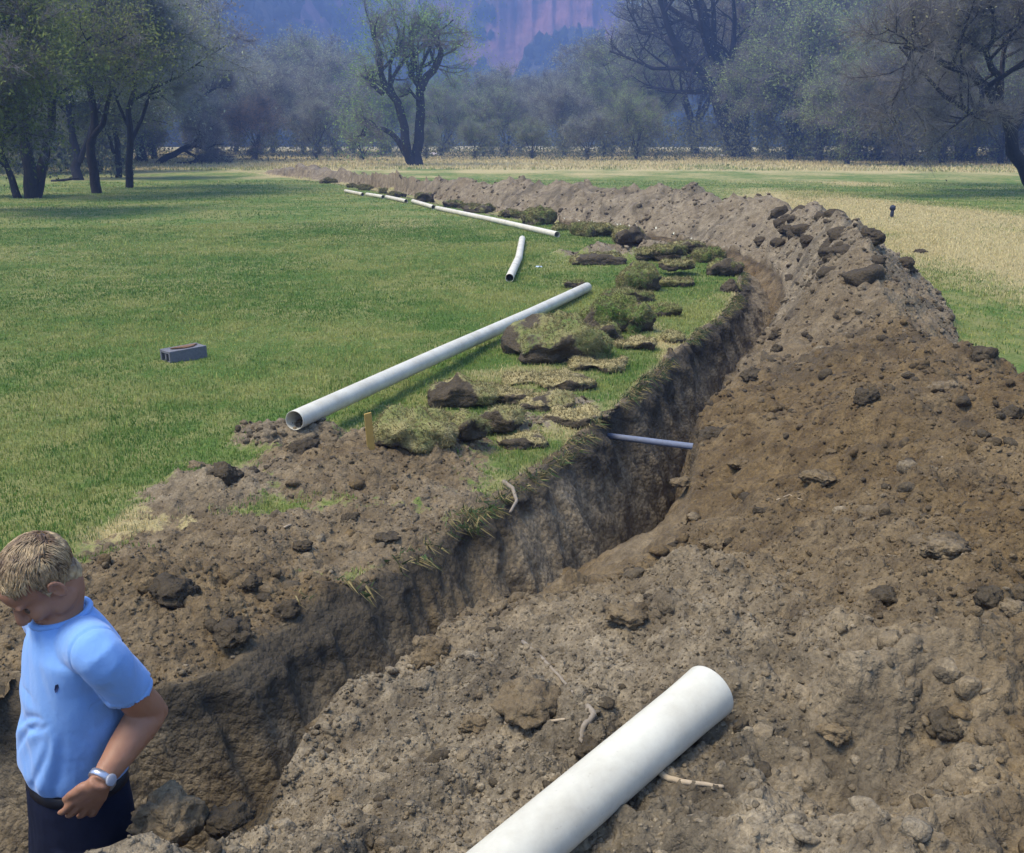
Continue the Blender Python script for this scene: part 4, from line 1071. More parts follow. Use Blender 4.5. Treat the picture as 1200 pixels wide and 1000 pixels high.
for i, (p, d, h, k) in enumerate(wood):
    cands = [j for j, (kk, _) in enumerate(protos) if kk == k]; j = cands[rw.integers(len(cands))]
    src = protos[j][1]
    if j in used: o = copy_tree(src)
    else: o = src; used.add(j)
    v = A(p, HOR+8, d); x = v.x; y = d
    o.location = (x, y, gz(x, y)-.05); s = h/PH[j]; o.scale = (s*1.15, s*1.15, s); o.rotation_euler = (0, 0, rw.uniform(0, 6.28))
    place = next(t for q, t in desc_p if p < q)
    o['label'] = kinds[k][0]+' of '+desc_h(h)+' height, '+place; o['group'] = 'trees of the wood beyond the meadow'
for j, (_, src) in enumerate(protos):
    if j not in used:
        for c in list(src.children): bpy.data.objects.remove(c)
        bpy.data.objects.remove(src)
# undergrowth under the wood
def undergrowth():
    r = np.random.default_rng(12); n = 110000; th = np.radians(r.uniform(-42, 42, n)); D = r.uniform(80, 118, n); x = D*np.sin(th)*1.0; y = D*np.cos(th)
    m = (th < math.radians(-19)); y = np.where(m, y*.62, y); x = np.where(m, x*.62, x)
    cl = .5+.5*fbm(x*.12, y*.12, oct=3, s=301); keep = r.random(n) < sstep(.30, .6, cl); x, y, cl = x[keep], y[keep], cl[keep]; n = len(x)
    z = surface(x, y, False)[0]; hh = (1.0+3.2*sstep(.3, .8, cl))*r.random(n)**1.2
    P = np.stack([x, y, z+hh], 1); u = r.normal(size=(n, 3)); u[:, 2] += 1.0; u /= np.linalg.norm(u, axis=1)[:, None]
    v = np.cross(u, r.normal(size=(n, 3))); v /= np.linalg.norm(v, axis=1)[:, None]; s = r.uniform(.05, .16, n)[:, None]
    V = np.stack([P-u*s*.7, P+v*s*.5, P+u*s*.7, P-v*s*.5], 1).reshape(-1, 3)
    a = np.array([.10, .11, .065]); b = np.array([.19, .20, .10]); k = r.random(n)[:, None]
    c = np.repeat((a*(1-k)+b*k), 4, 0)
    o = mesh_np('undergrowth', V, np.arange(n*4).reshape(-1, 4), M['leaf'], smooth=False, attrs={'tint': c}); tag(o, 'grey green brush at the foot of the wood', kind='stuff')
undergrowth()
# --- fallen logs in the straw grass
def log(pts, w, label, seed, br=()):
    bx, by, bz = gpos(*pts[0]); r = np.random.default_rng(seed); m = MB(); s = by/F
    def pl(pp): return [A(px, py, by+.3*i)-Vector((bx, by, bz)) for i, (px, py) in enumerate(pp)]
    P = pl(pts); m.tube(P, [w*s/2*(1-.5*i/(len(P)-1)) for i in range(len(P))], 9)
    for b in br: Q = pl(b); m.tube(Q, [w*s*.22*(1-.6*i/(len(Q)-1)) for i in range(len(Q))], 6)
    o = m.build('fallen_log', M['bark_dark']); o.location = (bx, by, bz); tag(o, label, 'log', 'fallen logs in the straw grass')
log([(208, 193), (220, 192), (232, 188)], 6, 'short fallen log with an upright snag, left of the other log', 1, [[(226, 191), (231, 184), (235, 180)]])
log([(236, 192), (246, 190), (256, 187), (266, 186)], 6, 'fallen log with curved dead branches in the straw grass', 2, [[(254, 188), (264, 184), (276, 184)], [(262, 187), (270, 190), (274, 186)]])
log([(60, 213), (76, 211), (92, 209)], 4, 'dark log lying in shade between the left trunks', 3)
# ------------------------------------------------------------------ the man in the trench
def loft(m, rings, n=24):
    """rings: (centre, axis a, axis b, ra, rb[, power])"""
    V = []
    for rg in rings:
        c, a, b, ra, rb = rg[:5]; p = rg[5] if len(rg) > 5 else 2.0
        c = Vector(c); a = Vector(a).normalized(); b = Vector(b).normalized()
        for k in range(n):
            t = 2*math.pi*k/n; ct, st = math.cos(t), math.sin(t)
            V.append(c+a*ra*math.copysign(abs(ct)**(2/p), ct)+b*rb*math.copysign(abs(st)**(2/p), st))
    L_ = len(rings)
    Fc = [(i*n+k, i*n+(k+1) % n, (i+1)*n+(k+1) % n, (i+1)*n+k) for i in range(L_-1) for k in range(n)]
    Fc += [tuple(range(n-1, -1, -1)), tuple((L_-1)*n+k for k in range(n))]
    m.add(V, Fc)
def limb(m, pts, rad, n=18):
    """tapering limb along joints, rounded by splines; rad may be pairs"""
    P = np.array([p[:] for p in map(Vector, pts)]); R_ = np.array([(r, r) if not hasattr(r, '__len__') else r for r in rad], float)
    Q = []; RQ = []
    E = np.vstack([2*P[0]-P[1], P, 2*P[-1]-P[-2]]); ER = np.vstack([R_[0], R_, R_[-1]])
    for i in range(1, len(E)-2):
        for k in range(5):
            t = k/5; h = lambda p0, p1, p2, p3: .5*((2*p1)+(-p0+p2)*t+(2*p0-5*p1+4*p2-p3)*t*t+(-p0+3*p1-3*p2+p3)*t**3)
            Q.append(h(*E[i-1:i+3])); RQ.append(ER[i]*(1-t)+ER[i+1]*t)
    Q.append(P[-1]); RQ.append(R_[-1]); Q = [Vector(q) for q in Q]
    rings = []; up = None
    for i, q in enumerate(Q):
        d = (Q[min(i+1, len(Q)-1)]-Q[max(i-1, 0)]).normalized()
        if up is None: up = Vector((0, 0, 1)) if abs(d.z) < .8 else Vector((1, 0, 0))
        a = (up-d*up.dot(d)).normalized(); up = a; b = d.cross(a); rings.append((q, a, b, RQ[i][0], RQ[i][1]))
    loft(m, rings, n)
def ball(m, c, r, ax=None, sub=3):
    V, Fc = ICO[sub]; r = r if hasattr(r, '__len__') else (r, r, r)
    Q = V*np.array(r)*(HS if ax is not None else 1)
    if ax is not None: Q = Q@np.array([list(a) for a in ax])
    m.add([Vector(q)+Vector(c) for q in Q], [tuple(f) for f in Fc])
def solid(m, voxel, smooth, name, mat, parent, sculpt=None):
    o = m.build('tmp', None); rm = o.modifiers.new('r', 'REMESH'); rm.mode = 'VOXEL'; rm.voxel_size = voxel
    sm = o.modifiers.new('s', 'SMOOTH'); sm.factor = .5; sm.iterations = smooth
    dg = bpy.context.evaluated_depsgraph_get(); e = o.evaluated_get(dg); me = e.to_mesh()
    n = len(me.vertices); V = np.empty(n*3, dtype=np.float32); me.vertices.foreach_get('co', V); V = V.reshape(-1, 3).astype(float)
    N_ = np.empty(n*3, dtype=np.float32); me.vertices.foreach_get('normal', N_); N_ = N_.reshape(-1, 3).astype(float)
    Fc = np.array([list(p.vertices) for p in me.polygons if len(p.vertices) == 4]); T3 = np.array([list(p.vertices) for p in me.polygons if len(p.vertices) == 3])
    e.to_mesh_clear(); bpy.data.objects.remove(o)
    att = {}
    if sculpt: V, att = sculpt(V, N_)
    return mesh_np(name, V, [Fc, T3] if len(T3) else [Fc], mat, parent, attrs=att)

FL = -1.0
f = Vector((-.75, -.66, 0)).normalized(); l = Vector((-f.y, f.x, 0))
l = Vector((.66, -.75, 0)); UP = Vector((0, 0, 1))
B = Vector((-1.120, 2.42, .0)); Nk = Vector((-1.094, 2.378, .495))
SL = Vector((-.955, 2.246, .470)); EL = Vector((-.905, 2.378, .243)); WL = Vector((-.972, 2.205, .155)); TL = Vector((-1.052, 2.232, .045))
SR = Vector((-1.185, 2.495, .455)); ER = Vector((-1.145, 2.60, .20)); WR = Vector((-1.225, 2.50, .03))
fh = Vector((-.71, -.704, 0)); lh = Vector((.704, -.71, 0))
pit = math.radians(45); hf = fh*math.cos(pit)-UP*math.sin(pit); hu = fh*math.sin(pit)+UP*math.cos(pit)
HO = Vector((-1.114, 2.352, .603))
HS = .90
def hp_(a, b, c): return HO+(hf*a+lh*b+hu*c)*HS
HAX = (hf, lh, hu)
def man():
    root = empty('person', (B.x, B.y, FL), 'man in light blue T-shirt standing in the trench, head bowed, hand at hip', 'person')
    root.rotation_euler = (0, 0, 0); off = Vector((B.x, B.y, FL))
    def fix(o):
        o.location = -off; return o
    # ---- body: one skin
    m = MB()
    ball(m, hp_(-.006, 0, .040), (.093, .074, .084), HAX, 4)
    ball(m, hp_(.032, 0, -.015), (.058, .060, .085), HAX); ball(m, hp_(.040, 0, -.072), (.048, .050, .034), HAX); ball(m, hp_(.072, 0, -.093), (.021, .024, .018), HAX)
    ball(m, hp_(.045, 0, .045), (.050, .058, .055), HAX)
    limb(m, [hp_(.082, 0, .028), hp_(.097, 0, .006), hp_(.110, 0, -.018), hp_(.103, 0, -.026)], [.009, .010, .0135, .010], 14)
    for s in (1, -1):
        ball(m, hp_(.099, s*.012, -.024), (.011, .009, .008), HAX); ball(m, hp_(.082, s*.028, .030), (.013, .024, .009), HAX)
        ball(m, hp_(.058, s*.036, -.020), (.034, .026, .026), HAX); ball(m, hp_(.010, s*.052, -.058), (.040, .012, .026), HAX)
        ball(m, hp_(.0738, s*.030, .009), (.0125, .014, .0105), HAX)
        # ear: shell with rim
        ball(m, hp_(-.004, s*.077, -.004), (.016, .007, .030), HAX)
        limb(m, [hp_(.010, s*.080, .012), hp_(-.004, s*.088, .030), hp_(-.019, s*.090, .014), hp_(-.017, s*.088, -.012), hp_(-.002, s*.080, -.031)], [.005]*5, 8)
    ball(m, hp_(.089, 0, -.052), (.010, .024, .0065), HAX); ball(m, hp_(.087, 0, -.064), (.010, .021, .0065), HAX)
    limb(m, [Nk-UP*.06, Nk+Vector((.0, .0, .015)), hp_(-.025, 0, -.045), hp_(-.02, 0, .01)], [(.07, .075), (.052, .053), (.048, .048), (.048, .048)], 20)
    # torso under the shirt
    C1 = B+Vector((.01, -.01, .26)); 
    for c, ra, rb in (((B-UP*.10), .15, .105),):
        pass
    loft(m, [(B-UP*.10, l, f, .125, .092, 2.3), (B+UP*.04, l, f, .118, .092, 2.3), (B+Vector((.010, -.008, .18)), l, f, .122, .092, 2.3), (B+Vector((.024, -.014, .32)), l, f, .132, .090, 2.3),
             (B+Vector((.042, -.024, .40)), l, f, .140, .085, 2.2), (B+Vector((.05, -.03, .45)), l, f, .09, .06, 2)])
    # arms
    limb(m, [SL, SL.lerp(EL, .35), SL.lerp(EL, .75), EL, EL.lerp(WL, .22), EL.lerp(WL, .6), WL], [.047, .048, .044, .043, .046, .037, (.024, .029)], 20)
    ball(m, EL+Vector((.012, .018, -.008)), .030)
    limb(m, [SR, SR.lerp(ER, .4), ER, ER.lerp(WR, .3), WR], [.056, .050, .042, .043, .027], 16)
    # hands: palm, five bent fingers
    def hand(W, T, side, thumb_up):
        d = (T-W).normalized(); out = Vector((W-B).x and ((W+T)/2-Vector((B.x, B.y, ((W+T)/2).z)))).normalized()
        out = (out-d*out.dot(d)).normalized(); s = d.cross(out).normalized()*side       # s: from little finger to thumb side
        pc = W+d*.05
        loft(m, [(W-d*.012, s, out, .027, .021), (W+d*.015, s, out, .032, .018, 2.3), (W+d*.045, s, out, .040, .016, 2.5), (W+d*.078, s, out, .041, .0135, 2.6), (W+d*.090, s, out, .037, .010, 2.4)], 20)
        for k, (o_, L_) in enumerate(((.029, .070), (.010, .078), (-.010, .073), (-.029, .058))):
            b0 = W+d*.078+s*o_; d1 = (d*.97+out*.04+s*o_*4.5).normalized(); d2 = (d*.95-out*.22+s*o_*2).normalized(); d3 = (d*.85-out*.48).normalized()
            p1 = b0+d1*L_*.48; p2 = p1+d2*L_*.30; p3 = p2+d3*L_*.24
            limb(m, [b0-d*.012, b0+out*.003, p1+out*.002, p2, p3], [.0098, .0098, .0088, .0078, .0062], 12)
        t0 = W+d*.022+s*.026; t1 = t0+(d*.85+s*.30-out*.05).normalized()*.036; t2 = t1+(d*.95+s*.05-out*.25).normalized()*.032; t3 = t2+(d*.9-out*.5).normalized()*.022
        limb(m, [t0-s*.012, t0, t1, t2, t3], [.015, .0145, .0115, .0105, .0075], 12)
    hand(WL, TL, 1 if (TL-WL).cross(Vector((1, 0, 0))).z else 1, True)
    hand(WR, WR+Vector((-.02, .03, -.15)), -1, True)
    # legs (in the jeans)
    hips = B-UP*.09
    for s in (1, -1):
        h0 = hips+l*.085*s; kn = h0+f*.05+UP*(-.42)+l*.02*s; an = Vector((h0.x, h0.y, FL+.09))+l*.05*s-f*.02
        limb(m, [h0, h0.lerp(kn, .5), kn, kn.lerp(an, .35), an], [.055, .050, .042, .042, .034], 16)
    sk = NT('skin'); n1 = sk.noise(30, 5, .6); n2 = sk.noise(8, 3, .5)
    cskin = sk.mix(sk.ramp(n2, [(.35, 0), (.7, 1)]), (.27, .130, .068), (.35, .170, .090)); cskin = sk.mix(sk.ramp(n1, [(.55, 0), (.8, .35)]), cskin, (.30, .11, .07))
    sk.b.inputs['Subsurface Weight'].default_value = .12; sk.b.inputs['Subsurface Radius'].default_value = (.012, .005, .003); sk.b.inputs['Specular IOR Level'].default_value = .35
    sk.out(cskin, sk.bump(sk.noise(220, 3, .6), .25, .001), .55)
    def sculpt(V, N_):
        H = (V-np.array(HO[:]))@np.stack([np.array(a[:]) for a in HAX], 1)/HS
        def push(c, rad, am, axis):
            d2 = (((H-np.array(c))/np.array(rad))**2).sum(1); w = np.exp(-d2*1.5)[:, None]; return w*am*np.array(axis[:])[None]
        D_ = np.zeros_like(V)
        for s in (1, -1):
            D_ += push((.085, s*.030, .010), (.03, .017, .011), -.010, hf)        # eye sockets
            D_ += push((.080, s*.030, .006), (.03, .012, .004), .004, hf)         # lids
            D_ += push((.0, s*.080, -.002), (.007, .02, .013), -.006, lh*s)
        D_ += push((.092, 0, -.058), (.02, .022, .0022), -.004, hf)               # mouth line
        D_ += push((.090, 0, -.076), (.02, .018, .006), -.003, hf)
        D_ += .0012*fbm(V[:, 0]*60, V[:, 1]*60, V[:, 2]*60, oct=3, s=5)[:, None]*N_
        return V+D_, {}
    body = fix(solid(m, .0042, 3, 'body', sk.m, root, sculpt))
    # ---- shirt
    m = MB()
    loft(m, [(B+UP*.048, l, f, .126, .106, 2.3), (B+UP*.056, l, f, .137, .120, 2.3), (B+UP*.090, l, f, .144, .131, 2.3), (B+Vector((.006, -.004, .15)), l, f, .143, .127, 2.3), (B+Vector((.018, -.010, .24)), l, f, .147, .120, 2.3),
             (B+Vector((.028, -.016, .35)), l, f, .152, .110, 2.3), (B+Vector((.042, -.024, .42)), l, f, .165, .104, 2.2), (B+Vector((.034, -.026, .466)), l, f-UP*.1, .122, .086, 2), (B+Vector((.020, -.030, .503)), l, f-UP*.16, .070, .072, 2)], 40)
    EU = SL.lerp(EL, .62)
    nb = B+Vector((.050, -.030, .425)); limb(m, [nb, nb.lerp(SL, .6)+UP*.008, SL-UP*.006, SL.lerp(EL, .35), EU], [.074, .064, .057, .059, (.062, .060)], 26)
    ERu = SR.lerp(ER, .62); limb(m, [nb, nb.lerp(SR, .6)+UP*.008, SR, SR.lerp(ER, .4), ERu], [.078, .068, .062, .063, .062], 22)
    wl = np.array
    def sculpt2(V, N_):
        P = V-wl(B[:]); a = P@wl(l[:]); b = P@wl(f[:]); z = P[:, 2]
        # folds fan out from the armpit down across the belly
        ax, az = .135, .30
        ang = np.arctan2(az-z, (ax-a)+.02); dist = np.hypot(ax-a, az-z)
        fold = np.sin(ang*11+2.2*fbm(a*5, z*5, b*5, oct=2, s=11)+dist*6)
        w = sstep(.04, .12, dist)*(1-sstep(.25, .42, dist))*(z < .33)
        Dp = .0030*fold*w
        Dp += .006*fbm(a*10+4+z*4, z*1.6, b*10, oct=2, s=13)+.0035*fbm(a*26+z*9, z*5, b*26, oct=3, s=14)
        for (tx, tz, am, wd_) in ((-.03, .21, -.006, .009), (-.05, .13, -.007, .010), (.02, .05, -.006, .010), (.085, .02, -.005, .009), (-.06, .17, .004, .012), (.05, .035, .004, .012), (.02, .235, -.004, .007)):
            sx, sz = .135, .285; dx, dz = tx-sx, tz-sz; ll_ = math.hypot(dx, dz); t_ = ((a-sx)*dx+(z-sz)*dz)/ll_**2
            sag = .018*np.sin(np.clip(t_, 0, 1)*math.pi); dd = ((a-sx)*(-dz)+(z-sz)*dx)/ll_+sag*(1 if tx < 0 else -1)
            Dp += am*np.exp(-(dd/wd_)**2)*sstep(.08, .3, t_)*(1-sstep(.75, 1.1, t_))*(b > -.03)
        # blousing over the belt
        Dp += .006*fbm(a*13, b*13, z*4, oct=2, s=15)*np.exp(-((z-.06)/.06)**2)
        V = V+N_*Dp[:, None]
        # armhole seam
        d = (V-wl(SL[:]))@wl((EL-SL).normalized()[:]); lat = (V-wl(SL[:]))@wl(l[:])
        seam = np.exp(-((lat+.020-.12*(z-.46)**2)/.005)**2)*(z > .33)
        V = V-N_*(.006*seam)[:, None]
        # hollow the sleeve mouth a little
        for S, E_ in ((SL, EL), (SR, ER)):
            ax_ = (E_-S).normalized(); t = (V-wl(S[:]))@wl(ax_[:]); L_ = (E_-S).length*.62
            rad = np.linalg.norm((V-wl(S[:]))-t[:, None]*wl(ax_[:])[None], axis=1)
            mask = (t > L_-.012) & (rad < .10) & (lat*(1 if S is SL else -1) > -.1)
            V = V-wl(ax_[:])[None]*(mask*(1-sstep(.048, .062, rad))*.035)[:, None]
            hem = np.exp(-((t-(L_-.020))/.003)**2)*(rad < .10)*(rad > .05); V = V-N_*(.0018*hem)[:, None]
        return V, {}
    sh = NT('blue_cotton'); nn = sh.noise(12, 4, .6); wv = sh.noise(420, 2, .5)
    sh.b.inputs['Sheen Weight'].default_value = .25
    sh.out(sh.mix(nn, (.150, .300, .560), (.200, .370, .640)), sh.bump(wv, .25, .0008, sh.bump(sh.noise(45, 4, .6), .35, .004)), .9)
    shirt = fix(solid(m, .0052, 9, 'shirt', sh.m, root, sculpt2)); shirt['label'] = 'light blue T-shirt with a small dark emblem'
    # collar ring
    m = MB(); cc = B+Vector((.020, -.030, .505)); fb = (f-UP*.16).normalized(); pts = [cc+l*.067*math.cos(t)+fb*.069*math.sin(t) for t in np.linspace(0, 6.283, 33)]
    m.tube(pts, .0085, 8, cap=False); cl = m.build('collar', sh.m, shirt)
    # emblem: a small dark upright mark on the chest
    m = MB(); ec = A(66, 807, 2.28); 
    dirc = (ec-Vector((0, 0, EYE))).normalized()
    from mathutils.bvhtree import BVHTree
    bv = BVHTree.FromPolygons([v.co for v in shirt.data.vertices], [list(p.vertices) for p in shirt.data.polygons])
    def hit(px, py):
        h, n, _, _ = bv.ray_cast(Vector((0, 0, EYE)), (A(px, py, 2.3)-Vector((0, 0, EYE))).normalized()); return h, n
    outl = [(65, 803), (68, 802), (69, 806), (67, 811), (65, 812), (64, 808)]; H_ = [hit(*p) for p in outl]
    if all(h for h, n in H_):
        n0 = H_[0][1]; top = [h+n*.0010 for h, n in H_]; bot = [h-n*.001 for h, n in H_]; k = len(top)
        m.add(top+bot, [tuple(range(k)), tuple(range(2*k-1, k-1, -1))]+[(i, (i+1) % k, k+(i+1) % k, k+i) for i in range(k)])
        m.build('emblem', mat_plain('dark_print', (.02, .035, .10), None, .8), shirt)
    # ---- jeans
    m = MB()
    loft(m, [(B-UP*.30, l, f, .150, .105, 2.2), (B-UP*.22, l, f, .170, .128, 2.3), (B-UP*.10, l, f, .152, .122, 2.3), (B+UP*.04, l, f, .136, .114, 2.3), (B+UP*.066, l, f, .128, .108, 2.3)], 36)
    for s in (1, -1):
        h0 = hips+l*.088*s; kn = h0+f*.05+UP*(-.42)+l*.02*s; an = Vector((h0.x, h0.y, FL+.06))+l*.05*s-f*.02
        limb(m, [h0-UP*.02, h0.lerp(kn, .45), kn, kn.lerp(an, .5), an], [.106, .098, .078, .070, .066], 22)
    def sculpt3(V, N_):
        return V+N_*(.006*fbm(V[:, 0]*14, V[:, 1]*14, V[:, 2]*10, oct=3, s=31)+.004*np.sin(V[:, 2]*70+V[:, 0]*20)*np.exp(-((V[:, 2]+.55)/.12)**2))[:, None], {}
    jn = NT('dark_denim'); jn.out(jn.mix(jn.noise(60, 4, .7), (.004, .005, .012), (.012, .015, .032)), jn.bump(jn.noise(300, 2, .6), .4, .001), .95)
    jeans = fix(solid(m, .0065, 3, 'jeans', jn.m, root, sculpt3))
    m = MB(); pts = [B-UP*.022+l*.160*math.cos(t)+f*.130*math.sin(t) for t in np.linspace(0, 6.283, 41)]
    loft(m, [(B+UP*.026, l, f, .136, .115, 2.3), (B+UP*.028, l, f, .1385, .1175, 2.3), (B+UP*.052, l, f, .136, .115, 2.3), (B+UP*.054, l, f, .133, .112, 2.3)], 48)
    m.build('belt', mat_plain('black_leather', (.010, .009, .010), None, .6), jeans)
    # ---- boots
    for s in (1, -1):
        h0 = hips+l*.088*s; c = Vector((h0.x, h0.y, FL))+l*.05*s; m = MB()
        limb(m, [c-f*.02+UP*.14, c-f*.025+UP*.06, c-f*.03+UP*.035], [.052, .048, .042], 16)
        limb(m, [c-f*.06+UP*.035, c+f*.02+UP*.045, c+f*.12+UP*.036, c+f*.19+UP*.028], [(.036, .036), (.044, .042), (.036, .048), (.022, .034)], 18)
        fix(solid(m, .006, 2, 'boot', mat_plain('brown_boot', (.10, .06, .03), None, .7), root))
    # ---- hair: combed cap with loose locks
    m = MB(); ball(m, hp_(-.016, 0, .047), (.095, .079, .083), HAX, 4); ball(m, hp_(-.052, 0, .000), (.045, .067, .058), HAX); ball(m, hp_(-.054, 0, -.036), (.036, .054, .036), HAX)
    for s in (1, -1): ball(m, hp_(.012, s*.066, .030), (.042, .017, .036), HAX)
    r = np.random.default_rng(3)
    def sculpt4(V, N_):
        H = (V-wl(HO[:]))@np.stack([wl(a[:]) for a in HAX], 1)
        an = np.arctan2(H[:, 1], H[:, 2]-.02)
        st = .8*fbm(an*4, H[:, 0]*14, oct=2, s=41)+.8*fbm(an*34, H[:, 0]*10, oct=3, s=42)
        V = V+N_*(.006*st)[:, None]
        H = (V-wl(HO[:]))@np.stack([wl(a[:]) for a in HAX], 1)/HS
        w = sstep(.020, .050, H[:, 0])*(1-sstep(.045, .062, H[:, 2]-.25*np.abs(H[:, 1])))
        return V-wl(hf[:])[None]*(.040*w)[:, None]-np.sign(H[:, 1])[:, None]*wl(lh[:])[None]*(.018*w)[:, None], {}
    hr = NT('blond_hair'); s1 = hr.noise(60, 3, .6, stretch=(1, 1, .6)); s2 = hr.noise(14, 4, .6, dist=.6)
    hc_ = hr.mix(hr.ramp(s2, [(.38, 0), (.62, 1)]), (.17, .10, .045), (.62, .45, .22)); hc_ = hr.mix(hr.ramp(s1, [(.4, .5), (.7, 0)]), hc_, (.045, .030, .018))
    hr.b.inputs['Specular IOR Level'].default_value = .4; hr.out(hc_, hr.bump(s1, .8, .004), .5)
    hair = fix(solid(m, .0042, 2, 'hair', hr.m, root, sculpt4))
    # locks lying over the cap
    m = MB()
    cen = Vector((-.016, 0, .045)); R3 = Vector((.102, .085, .088)); made = 0
    while made < 2600:
        u = Vector(r.normal(size=3)).normalized()
        if u.z < -.75 or (u.x > .25 and u.z < .35) or (u.x > -.05 and u.z < -.05): continue
        q = Vector((cen.x+u.x*R3.x, u.y*R3.y, cen.z+u.z*R3.z)); nst = 6; L_ = r.uniform(.030, .060); pts = []
        part = .35*math.sin(u.y*9+u.x*7)
        dr = Vector((1.0, .5*u.y+part, -.1)) if u.z > .45 else (Vector((.55, .2*u.y+part*.4, -.9)) if u.x > -.35 else Vector((.05, part*.4, -1)))
        dr = dr.normalized()+Vector(r.normal(size=3))*.13; lift = r.uniform(0, .035)
        for i in range(nst):
            w = q-cen; e = math.sqrt((w.x/R3.x)**2+(w.y/R3.y)**2+(w.z/R3.z)**2)+1e-6
            if q.x > .042 and q.z < .046: break
            q2 = cen+w/e*(1.0+lift*math.sin(i/nst*3.1)); pts.append(hp_(q2.x, q2.y, q2.z)); q = q2+dr.normalized()*L_/nst; dr = dr+Vector((0, 0, -.07))
        made += 1
        if len(pts) < 3: continue
        n_ = len(pts); w0 = r.uniform(.0006, .0014); m.tube(pts, [w0*(.5+1.0*math.sin(3.14*min(1, (i+.7)/n_)))*(1-.8*(i/(n_-1))**3) for i in range(n_)], 4)
    hh = m.build('locks', hr.m, hair); 
    # eyes and brows
    m = MB()
    for s in (1, -1):
        m = MB(); ball(m, hp_(.0745, s*.030, .003), .0105); 
        e = m.build('eye', mat_plain('eye_darkened', (.10, .07, .05), None, .3), body)  # eyeball coloured dark: the shade on the bowed face is in its colour
        m = MB(); limb(m, [hp_(.088, s*.014, .029), hp_(.090, s*.028, .034), hp_(.080, s*.044, .031)], [.003, .0035, .002], 8); m.build('eyebrow', hr.m, body)
    # wristwatch
    d = (WL-EL).normalized(); wc = WL-d*.012; out = (wc-Vector((B.x, B.y, wc.z))); out = (out-d*out.dot(d)).normalized(); s_ = d.cross(out)
    w_ = MB(); loft(w_, [(wc-d*.008, out, s_, .0285, .0335), (wc-d*.0075, out, s_, .0305, .0355), (wc+d*.0075, out, s_, .0300, .0350), (wc+d*.008, out, s_, .028, .033)], 32)
    st = mat_plain('brushed_steel', (.55, .56, .58), (.40, .41, .43), .35, 80, .2); st.node_tree.nodes['Principled BSDF'].inputs['Metallic'].default_value = .8
    wt = w_.build('wristwatch', st, root); fix(wt)
    w2 = MB(); fcx = wc+out*.0305; loft(w2, [(fcx, d, s_, .0145, .0145), (fcx+out*.004, d, s_, .0145, .0145), (fcx+out*.006, d, s_, .012, .012)], 28); w2.build('watch_face', mat_plain('pale_dial', (.30, .31, .33), None, .3), wt)
    return root
MAN = man()
# ------------------------------------------------------------------ pipes and small things
def hollow_pipe(name, pts, rad, label, cat='pipe', mat='pvc', group=None, wall=.06, n=28, bell=None):
    pts = [Vector(p) for p in pts]
    # even subdivision
    P = []
    for i in range(len(pts)-1):
        for k in range(6): P.append(pts[i].lerp(pts[i+1], k/6))
    P.append(pts[-1]); c = P[0].copy(); P = [p-c for p in P]
    ri = rad*(1-wall); T = [(P[min(i+1, len(P)-1)]-P[max(i-1, 0)]).normalized() for i in range(len(P))]
    rs = [rad*(1.0+(bell or 0)*float(sstep(.93, .97, i/(len(P)-1)))) for i in range(len(P))]
    m = MB(); V = []; up = Vector((0, 0, 1))
    def ring(i, r):
        a = (up-T[i]*up.dot(T[i])).normalized(); b = T[i].cross(a)
        return [P[i]+a*math.cos(6.28318*k/n)*r+b*math.sin(6.28318*k/n)*r for k in range(n)]
    e = rad*.04
    seq = [(i, rs[i]) for i in range(len(P))]
    for i, r_ in seq: V += ring(i, r_)
    inner = [(i, rs[i]*(1-wall)) for i in range(len(P)-1, -1, -1)]
    for i, r_ in inner: V += ring(i, r_)
    N = len(seq)+len(inner); Fc = []
    for i in range(N):
        j = (i+1) % N
        for k in range(n): k2 = (k+1) % n; Fc.append((i*n+k, j*n+k, j*n+k2, i*n+k2))
    m.add(V, Fc); o = m.build(name, M[mat]); o.location = c
    md = o.modifiers.new('soft_rim', 'BEVEL'); md.width = rad*.02; md.segments = 2; md.limit_method = 'ANGLE'; md.angle_limit = math.radians(50)
    return tag(o, label, cat, group)
def on_ground(px, py, r, it=20):
    x, y, z = strike(px, py, r)
    return Vector((x, y, z+r))
a = on_ground(345, 493, .054); b = on_ground(688, 337, .054)
mid = a.lerp(b, .5)+Vector((0, 0, .01)); q1 = a.lerp(b, .22)
hollow_pipe('white_pipe', [a, a.lerp(b, .33)+Vector((.008, 0, .004)), a.lerp(b, .66)+Vector((.02, -.02, .004)), b], .054, 'long straight white pipe lying alone on the grass, open end near the brown mound', group=None)
a = on_ground(597, 326, .05); b = on_ground(612, 280, .05); c_ = on_ground(608, 302, .05)
hollow_pipe('white_pipe', [a, c_, b], .05, 'short bent white pipe standing apart between long pipe and row of thin pipes', mat='pvc_old')
segs = [((653, 275), (583, 259), (512, 244), 'nearest and longest thin white pipe of the row beside the far heap'), ((508, 243), (484, 236), None, 'second thin white pipe of the row beside the far heap'),
        ((476, 236), (453, 231), None, 'third thin white pipe of the row beside the far heap'), ((449, 231), (430, 228), None, 'fourth thin white pipe of the row, darker at its ends'), ((425, 228), (405, 224), None, 'farthest and smallest thin white pipe of the row')]
for s0, s1, s2, lab in segs:
    pts = [on_ground(*p, .05) for p in ((s0, s1, s2) if s2 else (s0, s1))]
    hollow_pipe('white_pipe', pts, .052, lab, mat='pvc_old', group='row of thin white pipes beside the far heap', n=14)
